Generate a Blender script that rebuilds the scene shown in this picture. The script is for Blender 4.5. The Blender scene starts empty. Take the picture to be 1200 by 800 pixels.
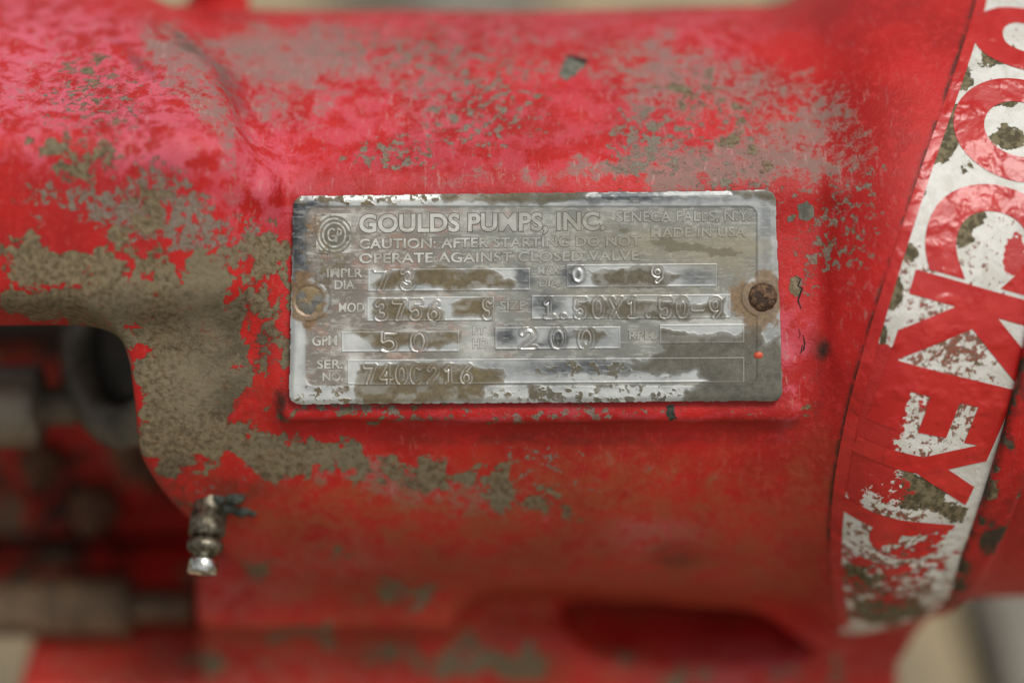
import bpy, bmesh, math, random
import numpy as np
from mathutils import Matrix, Vector

# ------------------------------------------------------------------ frame, camera, light
# Everything on the pump is laid out in a frame F in millimetres: origin on the name plate,
# x along the pump axis, y away from the plate, z up along the plate.  The plate leans back by PITCH.
PITCH = math.radians(33)
CAMD = 500.0                       # camera distance from the plate, mm
S = 0.2                            # mm per photograph pixel on the plate
LIFT = 0.30                        # plate height above the timber deck, m
cp, sp_ = math.cos(PITCH), math.sin(PITCH)

def toW(P):
    """F (mm) -> world (m)"""
    P = np.asarray(P, dtype=np.float64)
    x, y, z = P[..., 0], P[..., 1], P[..., 2]
    return np.stack([x, y * cp + z * sp_, -y * sp_ + z * cp], -1) * 0.001 + np.array([0, 0, LIFT])

def fromW(P):
    P = (np.asarray(P, dtype=np.float64) - np.array([0, 0, LIFT])) * 1000.0
    x, y, z = P[..., 0], P[..., 1], P[..., 2]
    return np.stack([x, y * cp - z * sp_, y * sp_ + z * cp], -1)

scene = bpy.context.scene
col = scene.collection
cam_d = bpy.data.cameras.new('camera')
cam = bpy.data.objects.new('camera', cam_d)
col.objects.link(cam)
cam.location = Vector(toW(np.array([0.0, -CAMD, 0.0])))
cam.rotation_euler = (math.radians(90) - PITCH, 0, 0)
cam_d.sensor_width = 36
cam_d.lens = 36 * CAMD / (1200 * S)
cam_d.clip_start = 0.02
cam_d.clip_end = 500
cam_d.dof.use_dof = True
cam_d.dof.focus_distance = (CAMD + 1.5) * 0.001
cam_d.dof.aperture_fstop = 2.4
cam_d.dof.aperture_blades = 7
scene.camera = cam

world = bpy.data.worlds.new('World')
scene.world = world
world.use_nodes = True
wn = world.node_tree
bg = wn.nodes['Background']
sky = wn.nodes.new('ShaderNodeTexSky')
sky.sky_type = 'NISHITA'
sky.sun_disc = False
SUN_EL, SUN_AZ = math.radians(66), math.radians(140)      # azimuth clockwise from +Y
sky.sun_elevation = SUN_EL
sky.sun_rotation = SUN_AZ
sky.dust_density = 4.0
sky.air_density = 1.2
hs = wn.nodes.new('ShaderNodeHueSaturation')              # overcast: the blue is mostly gone
hs.inputs['Saturation'].default_value = 0.10
wn.links.new(sky.outputs[0], hs.inputs['Color'])
wn.links.new(hs.outputs[0], bg.inputs[0])
bg.inputs[1].default_value = 0.09
sun_d = bpy.data.lights.new('sun', 'SUN')
sun = bpy.data.objects.new('sun', sun_d)
col.objects.link(sun)
sun_d.energy = 1.5
sun_d.angle = math.radians(18)
sun_d.color = (1.0, 0.96, 0.9)
sd = Vector((math.sin(SUN_AZ) * math.cos(SUN_EL), math.cos(SUN_AZ) * math.cos(SUN_EL), math.sin(SUN_EL)))
sun.rotation_euler = sd.to_track_quat('Z', 'Y').to_euler()

scene.view_settings.view_transform = 'Standard'
scene.view_settings.look = 'None'
scene.view_settings.exposure = 0.15
scene.view_settings.gamma = 1.0
scene.view_settings.use_curve_mapping = False
scene.cycles.max_bounces = 6

# ------------------------------------------------------------------ numpy helpers
def _hash(ix, iy, seed):
    h = (ix.astype(np.int64) * 374761393 + iy.astype(np.int64) * 668265263 + seed * 2147483) & 0xffffffff
    h = ((h ^ (h >> 13)) * 1274126177) & 0xffffffff
    h = (h ^ (h >> 16)) & 0xffffffff
    return h.astype(np.float64) / 4294967295.0

def vnoise(x, y, seed=0):
    x = np.asarray(x, float); y = np.asarray(y, float)
    ix, iy = np.floor(x), np.floor(y)
    fx, fy = x - ix, y - iy
    fx = fx * fx * fx * (fx * (fx * 6 - 15) + 10); fy = fy * fy * fy * (fy * (fy * 6 - 15) + 10)
    a = _hash(ix, iy, seed); b = _hash(ix + 1, iy, seed)
    c = _hash(ix, iy + 1, seed); d = _hash(ix + 1, iy + 1, seed)
    return (a * (1 - fx) + b * fx) * (1 - fy) + (c * (1 - fx) + d * fx) * fy

def fbm(x, y, seed=0, octaves=5, gain=0.55):
    v = 0; amp = 1; tot = 0
    for o in range(octaves):
        v = v + amp * vnoise(x * 2 ** o + 17.3 * o, y * 2 ** o - 9.1 * o, seed + o)
        tot += amp; amp *= gain
    return v / tot

def sstep(a, b, x):
    t = np.clip((np.asarray(x, float) - a) / (b - a), 0, 1)
    return t * t * (3 - 2 * t)

def project(P):
    """F mm -> photograph pixels"""
    k = CAMD / (CAMD + P[..., 1]) / S
    return 600 + P[..., 0] * k, 400 - P[..., 2] * k

def pf(px, py, d=0.0):
    """pixel at depth d (mm) -> F"""
    px = np.asarray(px, float); py = np.asarray(py, float)
    k = S * (1 + d / CAMD)
    return np.stack([(px - 600) * k, np.zeros_like(px) + d, (400 - py) * k], -1)

def blobs(px, py, lst, warp=0.0, seed=3):
    if warp:
        wx = (fbm(px / 34, py / 34, seed) - .5) * 2 * warp
        wy = (fbm(px / 34, py / 34, seed + 9) - .5) * 2 * warp
        px = px + wx; py = py + wy
    v = np.zeros_like(px)
    for b in lst:
        cx, cy, rx, ry, a = b[:5]
        ang = math.radians(b[5]) if len(b) > 5 else 0
        dx, dy = px - cx, py - cy
        u = (dx * math.cos(ang) + dy * math.sin(ang)) / rx
        w = (-dx * math.sin(ang) + dy * math.cos(ang)) / ry
        g = a * np.exp(-(u * u + w * w) ** 1.5)
        v = v + g * (1 - np.clip(v, 0, 1)) if a > 0 else v + g
    return np.clip(v, 0, 1.1)

# ------------------------------------------------------------------ object helpers
PUMP_BASE = np.array([0.0, 0.15, 0.0])

def new_obj(name, me, parent=None, mats=()):
    o = bpy.data.objects.new(name, me)
    col.objects.link(o)
    for m in mats:
        me.materials.append(m)
    if parent is not None:
        o.parent = parent
    return o

def origin_of(parent):
    p = Vector((0, 0, 0))
    while parent is not None:
        p = p + parent.location
        parent = parent.parent
    return np.array(p)

def mesh_F(name, verts, faces, mat, parent=None, smooth=True, world=False, attrs=None, matidx=None):
    """verts in F millimetres (or in world metres when world=True); the object sits at its parent's origin"""
    V = np.asarray(verts, float)
    W = V if world else toW(V)
    W = W - origin_of(parent)
    me = bpy.data.meshes.new(name)
    if isinstance(faces, np.ndarray):
        n = faces.shape[1]
        me.vertices.add(len(W)); me.vertices.foreach_set('co', W.astype(np.float32).ravel())
        me.loops.add(faces.size); me.loops.foreach_set('vertex_index', faces.astype(np.int32).ravel())
        me.polygons.add(len(faces))
        me.polygons.foreach_set('loop_start', np.arange(0, faces.size, n, dtype=np.int32))
        me.polygons.foreach_set('loop_total', np.full(len(faces), n, dtype=np.int32))
        me.update(calc_edges=True)
    else:
        me.from_pydata([tuple(v) for v in W], [], [tuple(f) for f in faces])
    me.validate()
    if smooth:
        me.polygons.foreach_set('use_smooth', np.ones(len(me.polygons), dtype=bool))
    if attrs:
        for k, a in attrs.items():
            a = np.asarray(a, float)
            if a.ndim == 1:
                at = me.attributes.new(k, 'FLOAT', 'POINT'); at.data.foreach_set('value', a.astype(np.float32))
            else:
                if a.shape[1] == 3:
                    a = np.concatenate([a, np.ones((len(a), 1))], 1)
                at = me.attributes.new(k, 'FLOAT_COLOR', 'POINT'); at.data.foreach_set('color', a.astype(np.float32).ravel())
    mats = mat if isinstance(mat, (list, tuple)) else [mat]
    o = new_obj(name, me, parent, mats)
    if matidx is not None:
        me.polygons.foreach_set('material_index', np.asarray(matidx, dtype=np.int32))
    me.update()
    return o

def empty(name, label, cat, loc, group=None, parent=None):
    o = bpy.data.objects.new(name, None)
    col.objects.link(o)
    o.location = loc
    o.empty_display_size = 0.02
    if parent is not None:
        o.parent = parent
        o.location = Vector(loc) - Vector(origin_of(parent))
    if label: o['label'] = label
    if cat: o['category'] = cat
    if group: o['group'] = group
    return o

def lathe(profile, n=64, a0=0.0, a1=2 * math.pi, axis='x', center=(0, 0, 0), close=False):
    """profile: (along, radius) list -> verts in F, quads. axis x / y / z"""
    pr = np.asarray(profile, float)
    full = abs((a1 - a0) - 2 * math.pi) < 1e-6
    m = n if full else n + 1
    th = a0 + (a1 - a0) * np.arange(m) / n
    A, T = np.meshgrid(pr[:, 0], th, indexing='ij')
    Rr, _ = np.meshgrid(pr[:, 1], th, indexing='ij')
    c, s = Rr * np.cos(T), Rr * np.sin(T)
    if axis == 'x': V = np.stack([A, c, s], -1)
    elif axis == 'y': V = np.stack([s, A, c], -1)
    else: V = np.stack([c, s, A], -1)
    V = V + np.array(center)
    k = len(pr)
    idx = np.arange(k * m).reshape(k, m)
    F = []
    for i in range(k - 1):
        a = idx[i]; b = idx[i + 1]
        if full:
            F.append(np.stack([a, np.roll(a, -1), np.roll(b, -1), b], -1))
        else:
            F.append(np.stack([a[:-1], a[1:], b[1:], b[:-1]], -1))
    return V.reshape(-1, 3), np.concatenate(F)

def box_bevel(name, c, half, mat, parent, bev=1.0, world=True, seg=2, rot=None, attrs_fn=None, cuts=0):
    """bevelled box; c, half in metres (world) - or mm in F when world=False"""
    bm = bmesh.new()
    bmesh.ops.create_cube(bm, size=2.0)
    for v in bm.verts:
        v.co = Vector((v.co.x * half[0], v.co.y * half[1], v.co.z * half[2]))
    if cuts:
        bmesh.ops.subdivide_edges(bm, edges=bm.edges[:], cuts=cuts, use_grid_fill=True)
    sharp = [e for e in bm.edges if len(e.link_faces) == 2 and e.calc_face_angle(0) > 0.5]
    bmesh.ops.bevel(bm, geom=sharp, offset=bev, segments=seg, profile=0.5, affect='EDGES')
    bm.verts.index_update()
    V = np.array([v.co[:] for v in bm.verts])
    if rot is not None:
        V = V @ np.array(rot).T
    V = V + np.array(c)
    F = [[v.index for v in f.verts] for f in bm.faces]
    bm.free()
    at = None
    if attrs_fn:
        at = attrs_fn(fromW(V) if world else V)
    return mesh_F(name, V, F, mat, parent, smooth=False, world=world, attrs=at)

# ------------------------------------------------------------------ materials
def nmat(name):
    m = bpy.data.materials.new(name); m.use_nodes = True
    nt = m.node_tree; nt.nodes.clear()
    out = nt.nodes.new('ShaderNodeOutputMaterial')
    b = nt.nodes.new('ShaderNodeBsdfPrincipled')
    nt.links.new(b.outputs[0], out.inputs[0])
    return m, nt, b

class G:
    """tiny node-graph writer"""
    def __init__(self, nt): self.nt = nt
    def link(self, a, b): self.nt.links.new(a, b)
    def put(self, sock, v):
        if isinstance(v, bpy.types.NodeSocket): self.link(v, sock)
        elif isinstance(v, (tuple, list)): sock.default_value = tuple(v) + ((1.0,) if len(v) == 3 and len(sock.default_value) == 4 else ())
        else: sock.default_value = v
    def math(self, op, a, b=None, c=None, clamp=False):
        n = self.nt.nodes.new('ShaderNodeMath'); n.operation = op; n.use_clamp = clamp
        self.put(n.inputs[0], a)
        if b is not None: self.put(n.inputs[1], b)
        if c is not None: self.put(n.inputs[2], c)
        return n.outputs[0]
    def mix(self, f, a, b):
        n = self.nt.nodes.new('ShaderNodeMix'); n.data_type = 'RGBA'
        self.put(n.inputs[0], f); self.put(n.inputs[6], a); self.put(n.inputs[7], b)
        return n.outputs[2]
    def noise(self, vec, scale, detail=6, rough=0.6, dist=0.0, lac=2.0):
        n = self.nt.nodes.new('ShaderNodeTexNoise')
        n.inputs['Scale'].default_value = scale; n.inputs['Detail'].default_value = detail
        n.inputs['Roughness'].default_value = rough; n.inputs['Distortion'].default_value = dist
        n.inputs['Lacunarity'].default_value = lac
        self.link(vec, n.inputs['Vector'])
        return n.outputs[0]
    def ss(self, v, lo, hi, a=0.0, b=1.0):
        n = self.nt.nodes.new('ShaderNodeMapRange'); n.interpolation_type = 'SMOOTHSTEP'
        self.put(n.inputs[0], v); n.inputs[1].default_value = lo; n.inputs[2].default_value = hi
        n.inputs[3].default_value = a; n.inputs[4].default_value = b
        return n.outputs[0]
    def attr(self, name):
        n = self.nt.nodes.new('ShaderNodeAttribute'); n.attribute_name = name
        return n
    def sep(self, c):
        n = self.nt.nodes.new('ShaderNodeSeparateColor'); self.link(c, n.inputs[0])
        return n.outputs
    def coord(self, scale=(1, 1, 1)):
        n = self.nt.nodes.new('ShaderNodeTexCoord')
        if scale == (1, 1, 1): return n.outputs['Object']
        m = self.nt.nodes.new('ShaderNodeMapping'); m.inputs['Scale'].default_value = scale
        self.link(n.outputs['Object'], m.inputs[0]); return m.outputs[0]
    def bump(self, h, dist, strength=1.0, normal=None):
        n = self.nt.nodes.new('ShaderNodeBump'); n.inputs['Distance'].default_value = dist
        n.inputs['Strength'].default_value = strength
        self.link(h, n.inputs['Height'])
        if normal is not None: self.link(normal, n.inputs['Normal'])
        return n.outputs[0]

def make_paint():
    m, nt, b = nmat('worn_red_paint'); g = G(nt)
    p = g.coord()
    A = g.sep(g.attr('masks_a').outputs['Color'])      # wear, fade, pink
    B = g.sep(g.attr('masks_b').outputs['Color'])      # dust, fleck, dark
    wear, fade, pink = A[0], A[1], A[2]
    ochre, fleck, dark = B[0], B[1], B[2]
    nlow = g.noise(p, 38, 5, .55)
    nmid = g.noise(p, 175, 9, .68, .25)
    nmid2 = g.noise(p, 480, 8, .68, .2)
    nfine = g.noise(p, 1500, 4, .7)
    st = lambda v, k: g.math('ADD', g.math('MULTIPLY', g.math('SUBTRACT', v, .5), k), .5)
    nmid, nmid2 = st(nmid, 1.75), st(nmid2, 1.6)
    red = g.mix(g.ss(nlow, .38, .62), (.385, .012, .0095), (.52, .0155, .013))
    red = g.mix(g.math('MULTIPLY', g.ss(nmid2, .5, .72), .5), red, (.60, .034, .032))
    red = g.mix(g.math('MULTIPLY', g.ss(nfine, .54, .72), .5), red, (.30, .024, .02))
    # chalked pink, plus sky sheen painted on arm top and pad rim
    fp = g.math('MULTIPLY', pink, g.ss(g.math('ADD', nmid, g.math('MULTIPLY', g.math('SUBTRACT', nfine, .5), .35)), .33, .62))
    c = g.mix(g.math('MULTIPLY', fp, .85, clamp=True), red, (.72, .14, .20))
    # grey film
    ff = g.math('ADD', g.math('MULTIPLY', nmid2, .42), g.math('ADD', g.math('MULTIPLY', nfine, .30), g.math('MULTIPLY', nmid, .28)))
    ff = g.ss(g.math('ADD', ff, g.math('MULTIPLY', g.math('SUBTRACT', fade, .5), .50)), .44, .60)
    ff = g.math('MULTIPLY', ff, g.ss(fade, .04, .5))
    greycol = g.mix(g.ss(nmid, .4, .6), (.31, .195, .17), (.215, .19, .155))
    c = g.mix(g.math('MULTIPLY', ff, .78), c, greycol)
    # fine pale scuffs
    scn = g.noise(g.coord((1.0, .22, .3)), 900, 5, .7, .4)
    scf = g.math('MULTIPLY', g.ss(scn, .56, .68), g.math('ADD', .10, g.math('ADD', g.math('MULTIPLY', fade, .55), g.math('MULTIPLY', pink, .35))), clamp=True)
    c = g.mix(scf, c, (.50, .30, .275))
    # orange-brown film, thickest over the lower body
    fd = g.math('MULTIPLY', ochre, g.ss(g.math('ADD', g.math('MULTIPLY', nmid, .55), g.math('ADD', g.math('MULTIPLY', nmid2, .3), g.math('MULTIPLY', nfine, .15))), .30, .66))
    c = g.mix(g.math('MULTIPLY', fd, .8, clamp=True), c, (.33, .095, .034))
    # small grey-green flecks
    fk = g.math('ADD', nmid2, g.math('MULTIPLY', g.math('SUBTRACT', fleck, .5), .72))
    fkm = g.math('MULTIPLY', g.ss(fk, .505, .575), .92); fkr = g.ss(fk, .485, .53)
    fleckcol = g.mix(g.ss(nfine, .35, .65), (.145, .135, .10), (.265, .235, .185))
    c = g.mix(g.math('MULTIPLY', fkr, .3), c, (.20, .03, .022))
    c = g.mix(fkm, c, fleckcol)
    # bare casting under lost paint
    w = g.math('ADD', g.math('ADD', nmid, g.math('MULTIPLY', g.math('SUBTRACT', nmid2, .5), .22)), g.math('MULTIPLY', g.math('SUBTRACT', wear, .5), .95))
    wm = g.ss(w, .50, .525); wr = g.ss(w, .478, .508)
    gr = g.noise(p, 700, 6, .7)
    bare = g.mix(g.ss(gr, .34, .66), (.105, .078, .042), (.265, .205, .12))
    bare = g.mix(g.math('MULTIPLY', g.ss(g.math('ADD', nlow, g.math('MULTIPLY', g.math('SUBTRACT', gr, .5), .5)), .45, .62), .7), bare, (.215, .18, .115))
    bare = g.mix(g.math('MULTIPLY', g.ss(nmid2, .60, .76), .45), bare, (.075, .066, .046))
    bare = g.mix(g.math('MULTIPLY', g.ss(nmid2, .36, .26), .6), bare, (.20, .10, .045))
    c = g.mix(g.math('MULTIPLY', wr, .5), c, (.17, .020, .014))
    c = g.mix(wm, c, bare)
    # dark grime, also darker pit, creases and strip below the pad
    fdk = g.math('MULTIPLY', dark, g.ss(nmid, .3, .55), clamp=True)
    c = g.mix(fdk, c, (.028, .019, .013))
    nt.links.new(c, b.inputs['Base Color'])
    anym = g.math('MAXIMUM', wm, fkm)
    r = g.mix(anym, g.mix(g.ss(nmid2, .35, .7), (.36,) * 3, (.52,) * 3), (.8,) * 3)
    r = g.mix(g.math('MULTIPLY', ff, .8), r, (.72,) * 3)
    r = g.mix(g.math('MULTIPLY', ochre, .8, clamp=True), r, (.62,) * 3)
    nt.links.new(r, b.inputs['Roughness'])
    b.inputs['Specular IOR Level'].default_value = .30
    h = g.math('SUBTRACT', 1.0, anym)
    h = g.math('ADD', h, g.math('MULTIPLY', g.math('MULTIPLY', gr, anym), 1.5))
    h = g.math('ADD', h, g.math('MULTIPLY', nmid2, .45))
    h = g.math('ADD', h, g.math('MULTIPLY', nlow, 2.0))
    h = g.math('ADD', h, g.math('MULTIPLY', nfine, .55))
    nt.links.new(g.bump(h, .00030, 1.0), b.inputs['Normal'])
    return m
M_PAINT = make_paint()

def simple(name, colr, rough, metal=0.0, var=None, scale=300, bump=0.0, bscale=600, spec=.5, lo=.4, hi=.62):
    m, nt, b = nmat(name); g = G(nt); p = g.coord()
    if var is not None:
        n = g.noise(p, scale, 7, .62, .2)
        nt.links.new(g.mix(g.ss(n, lo, hi), colr, var), b.inputs['Base Color'])
    else:
        b.inputs['Base Color'].default_value = tuple(colr) + (1,)
    b.inputs['Roughness'].default_value = rough; b.inputs['Metallic'].default_value = metal
    b.inputs['Specular IOR Level'].default_value = spec
    if bump:
        nt.links.new(g.bump(g.noise(p, bscale, 6, .65), bump), b.inputs['Normal'])
    return m
M_RUST = simple('rusty_steel', (.055, .026, .014), .8, 0, (.19, .085, .035), 420, .0004, 900)
M_PIPE = simple('rusty_brown_pipe', (.10, .066, .038), .75, 0, (.21, .135, .072), 120, .0004, 500)
M_DARK = simple('dark_oily_steel', (.065, .062, .048), .36, .3, (.125, .115, .09), 90, .0002, 500)
M_BLACK = simple('black_gap_shadow_and_shaft', (.012, .012, .010), .5, 0, (.02, .019, .016), 90)  # black for the shaft and for the painted shadow in the gap
M_NUT = simple('oily_grey_steel', (.16, .145, .11), .5, .4, (.25, .215, .165), 120, .0003, 400)
M_CHROME = simple('bright_zinc', (.72, .72, .68), .16, 1.0, (.4, .39, .34), 900, .00008, 700)
M_BRASS = simple('dirty_zinc', (.22, .20, .15), .35, .8, (.07, .06, .04), 500, .0002, 700)
M_GRIME = simple('dark_green_grime', (.018, .022, .016), .7, 0, (.05, .058, .042), 700, .0004, 900)
M_WOOD = None

def make_attr_metal():
    m, nt, b = nmat('stained_name_plate_metal'); g = G(nt)
    a = g.attr('pcol'); q = g.sep(g.attr('pprop').outputs['Color'])   # metallic, roughness, grain
    p = g.coord()
    nf = g.noise(p, 2600, 3, .7); nm = g.noise(p, 700, 5, .65)
    f = g.math('ADD', g.math('MULTIPLY', nf, .7), g.math('MULTIPLY', nm, .5))
    f = g.math('ADD', g.math('MULTIPLY', g.math('SUBTRACT', f, .6), g.math('MULTIPLY', q[2], 1.6)), 1.0)
    n = nt.nodes.new('ShaderNodeVectorMath'); n.operation = 'SCALE'
    nt.links.new(a.outputs['Color'], n.inputs[0]); nt.links.new(f, n.inputs['Scale'])
    nt.links.new(n.outputs[0], b.inputs['Base Color'])
    nt.links.new(q[0], b.inputs['Metallic'])
    nt.links.new(g.math('ADD', q[1], g.math('MULTIPLY', g.math('SUBTRACT', nm, .5), .25)), b.inputs['Roughness'])
    nt.links.new(g.bump(g.math('ADD', g.math('MULTIPLY', nf, q[2]), g.math('MULTIPLY', nm, .4)), .00010), b.inputs['Normal'])
    return m
M_PLATE = make_attr_metal()

def make_sticker():
    m, nt, b = nmat('worn_white_sticker'); g = G(nt); p = g.coord()
    A = g.sep(g.attr('masks_s').outputs['Color'])     # dirt, red paint, specks
    st = lambda v, k: g.math('ADD', g.math('MULTIPLY', g.math('SUBTRACT', v, .5), k), .5)
    n1 = st(g.noise(p, 190, 8, .66, .4), 1.7); n2 = st(g.noise(p, 620, 6, .68, .2), 1.6); nf = g.noise(p, 1800, 3, .7)
    white = g.mix(g.ss(n1, .35, .65), (.70, .69, .64), (.60, .585, .52))
    dk = g.math('ADD', n1, g.math('MULTIPLY', g.math('SUBTRACT', A[0], .5), .85))
    dm = g.ss(dk, .50, .525)
    dirt = g.mix(g.ss(n2, .38, .62), (.075, .060, .028), (.20, .165, .09))
    sp = g.math('ADD', n2, g.math('MULTIPLY', g.math('SUBTRACT', A[2], .5), .5))
    spm = g.ss(sp, .52, .56)
    c = g.mix(spm, white, g.mix(g.ss(nf, .4, .6), (.16, .13, .08), (.30, .06, .04)))
    c = g.mix(dm, c, dirt)
    rd = g.math('ADD', g.math('ADD', g.math('MULTIPLY', n2, .7), g.math('MULTIPLY', n1, .3)), g.math('MULTIPLY', g.math('SUBTRACT', A[1], .5), .8))
    rm = g.ss(rd, .49, .52)
    c = g.mix(rm, c, (.46, .018, .014))
    nt.links.new(c, b.inputs['Base Color'])
    nt.links.new(g.mix(dm, (.42,) * 3, (.8,) * 3), b.inputs['Roughness'])
    h = g.math('SUBTRACT', g.math('ADD', g.math('MULTIPLY', n1, 2.0), g.math('MULTIPLY', n2, .4)), dm)
    nt.links.new(g.bump(h, .00016), b.inputs['Normal'])
    return m
M_STICK = make_sticker()

def make_letter():
    m, nt, b = nmat('red_sticker_lettering'); g = G(nt); p = g.coord()
    n1 = g.noise(p, 95, 4, .5, .3); n2 = g.noise(p, 210, 2, .4); nf = g.noise(p, 1300, 5, .7)
    c = g.mix(g.ss(n1, .4, .65), (.47, .015, .012), (.54, .028, .022))
    c = g.mix(g.ss(nf, .67, .72), c, (.20, .03, .02))
    nt.links.new(c, b.inputs['Base Color'])
    b.inputs['Roughness'].default_value = .31
    h = g.math('ADD', g.math('MULTIPLY', g.ss(n2, .42, .75), 1.6), g.math('MULTIPLY', n1, 2.5))
    nt.links.new(g.bump(h, .00021), b.inputs['Normal'])
    return m
M_LETTER = make_letter()

def make_wood():
    m, nt, b = nmat('pale_weathered_timber'); g = G(nt)
    p = g.coord((1, .08, 1)); p2 = g.coord()
    n = g.noise(p, 120, 8, .65, .3); n2 = g.noise(p2, 14, 5, .6)
    c = g.mix(g.ss(n, .3, .7), (.28, .215, .12), (.43, .35, .215))
    c = g.mix(g.math('MULTIPLY', g.ss(n2, .45, .65), .5), c, (.26, .22, .16))
    nt.links.new(c, b.inputs['Base Color']); b.inputs['Roughness'].default_value = .8
    nt.links.new(g.bump(n, .001), b.inputs['Normal'])
    return m
M_WOOD = make_wood()
M_WOODG = simple('grey_timber', (.16, .145, .115), .85, 0, (.27, .245, .2), 40, .001, 200)
M_GROUND = simple('dusty_yard_ground', (.20, .175, .13), .95, 0, (.30, .26, .195), 30, .003, 120)
M_PDROP = simple('orange_paint', (.52, .06, .022), .45, 0, (.62, .12, .05), 1500)

# ------------------------------------------------------------------ paint masks, laid out over the casting
WEAR = [(205, 345, 105, 52, .80, -14), (245, 415, 85, 62, .80), (215, 480, 55, 75, .74), (300, 520, 105, 34, .74, 12),
        (385, 545, 90, 22, .60, 10), (60, 335, 75, 42, .66), (35, 295, 35, 30, .55), (110, 310, 50, 32, .58), (70, 362, 90, 16, .78),
        (150, 262, 40, 42, .48, 70), (35, 250, 40, 30, .40), (100, 200, 80, 30, .42), (115, 130, 80, 60, .40), (90, 60, 60, 40, .34), (60, 170, 70, 20, .46),
        (190, 230, 30, 60, .38), (320, 330, 30, 70, .46), (300, 290, 30, 30, .42), (500, 552, 70, 24, .56, 8), (580, 572, 70, 20, .52, 14), (610, 548, 50, 12, .46), (640, 600, 70, 18, .42, 12), (190, 520, 26, 60, .55, -20), (185, 455, 16, 60, .6), (130, 388, 60, 10, .6, 15),
        (335, 400, 8, 90, .52), (600, 120, 80, 60, .30), (800, 120, 50, 80, .36), (880, 160, 60, 90, .34), (930, 270, 40, 50, .36),
        (990, 280, 35, 60, .34), (450, 190, 80, 25, .36), (600, 487, 300, 9, .38), (420, 483, 60, 9, .45), (955, 480, 22, 40, .40),
        (470, 690, 60, 40, .38), (290, 690, 40, 30, .38), (600, 778, 60, 26, .72), (520, 765, 60, 24, .55), (950, 785, 60, 20, .55), (800, 790, 60, 16, .52), (430, 770, 50, 26, .5), (340, 745, 60, 14, .55), (240, 775, 60, 20, .48), (480, 690, 40, 20, .5), (300, 660, 30, 14, .5), (390, 655, 40, 12, .5), (720, 770, 50, 16, .5),
        (60, 600, 60, 60, .30), (110, 580, 50, 90, .52), (200, 610, 40, 40, .42), (30, 640, 30, 40, .4), (300, 760, 120, 20, .36)]
FADE = [(300, 55, 120, 40, .56), (420, 60, 120, 45, .48), (205, 70, 28, 75, .56, -38), (255, 150, 26, 60, .52, -12), (330, 110, 80, 60, .50),
        (520, 120, 110, 60, .48), (640, 60, 120, 50, .42), (760, 110, 60, 90, .50), (830, 80, 80, 50, .46), (900, 140, 90, 80, .50), (860, 200, 110, 40, .48),
        (780, 200, 120, 30, .5), (600, 205, 250, 18, .42), (985, 170, 60, 90, .42), (1010, 330, 30, 60, .35), (60, 110, 90, 70, .38), (280, 250, 40, 60, .35),
        (540, 575, 130, 34, .62, 12), (400, 548, 90, 24, .5, 10), (760, 550, 150, 20, .36), (900, 640, 80, 30, .2), (930, 420, 16, 60, .35)]
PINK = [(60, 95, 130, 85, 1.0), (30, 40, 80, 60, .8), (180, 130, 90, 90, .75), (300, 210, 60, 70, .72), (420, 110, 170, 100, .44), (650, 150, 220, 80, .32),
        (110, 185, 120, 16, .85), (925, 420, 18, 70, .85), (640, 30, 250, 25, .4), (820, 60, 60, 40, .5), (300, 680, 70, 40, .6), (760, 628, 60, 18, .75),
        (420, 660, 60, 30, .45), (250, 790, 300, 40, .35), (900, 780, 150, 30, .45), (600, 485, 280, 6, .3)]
OCHRE = [(120, 785, 120, 40, .8), (320, 785, 160, 40, .8), (300, 690, 120, 40, .6), (600, 615, 440, 70, .9), (700, 560, 250, 40, .6), (620, 680, 420, 50, .8), (420, 600, 160, 40, .7), (840, 680, 140, 40, .6), (560, 690, 120, 40, .7), (950, 560, 30, 80, .4),
        (320, 740, 320, 30, .75), (700, 785, 400, 30, .65), (280, 420, 40, 120, .3)]
FLECK = [(130, 250, 60, 40, 0.47), (190, 240, 70, 60, 0.51), (230, 280, 50, 60, 0.49), (300, 300, 40, 50, 0.50), (120, 120, 90, 80, 0.43), (60, 230, 60, 30, 0.47),
         (460, 50, 160, 40, 0.45), (570, 130, 110, 70, 0.49), (440, 180, 70, 24, 0.51), (830, 170, 90, 60, .42), (880, 230, 70, 26, .40), (1000, 250, 60, 90, .43),
         (950, 300, 30, 60, 0.40), (620, 485, 300, 10, 0.47), (410, 480, 70, 10, 0.51), (740, 160, 50, 60, 0.45), (640, 550, 120, 40, 0.39), (280, 560, 80, 30, 0.35)]
DARK = [(285, 395, 40, 44, .55), (640, 515, 260, 6, .35), (330, 470, 10, 18, .9), (160, 70, 30, 8, .5, 40), (215, 50, 40, 7, .55, 38), (270, 100, 14, 40, .4, -30), (965, 410, 8, 12, 1.0), (957, 440, 10, 60, .35),
        (275, 470, 30, 30, .5), (265, 575, 60, 18, .5), (205, 560, 20, 30, .4), (110, 590, 40, 70, .9), (190, 630, 40, 40, .8), (60, 520, 60, 30, .9), (15, 610, 20, 40, .8), (420, 745, 200, 10, .2),
        (790, 650, 30, 16, .5)]

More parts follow.
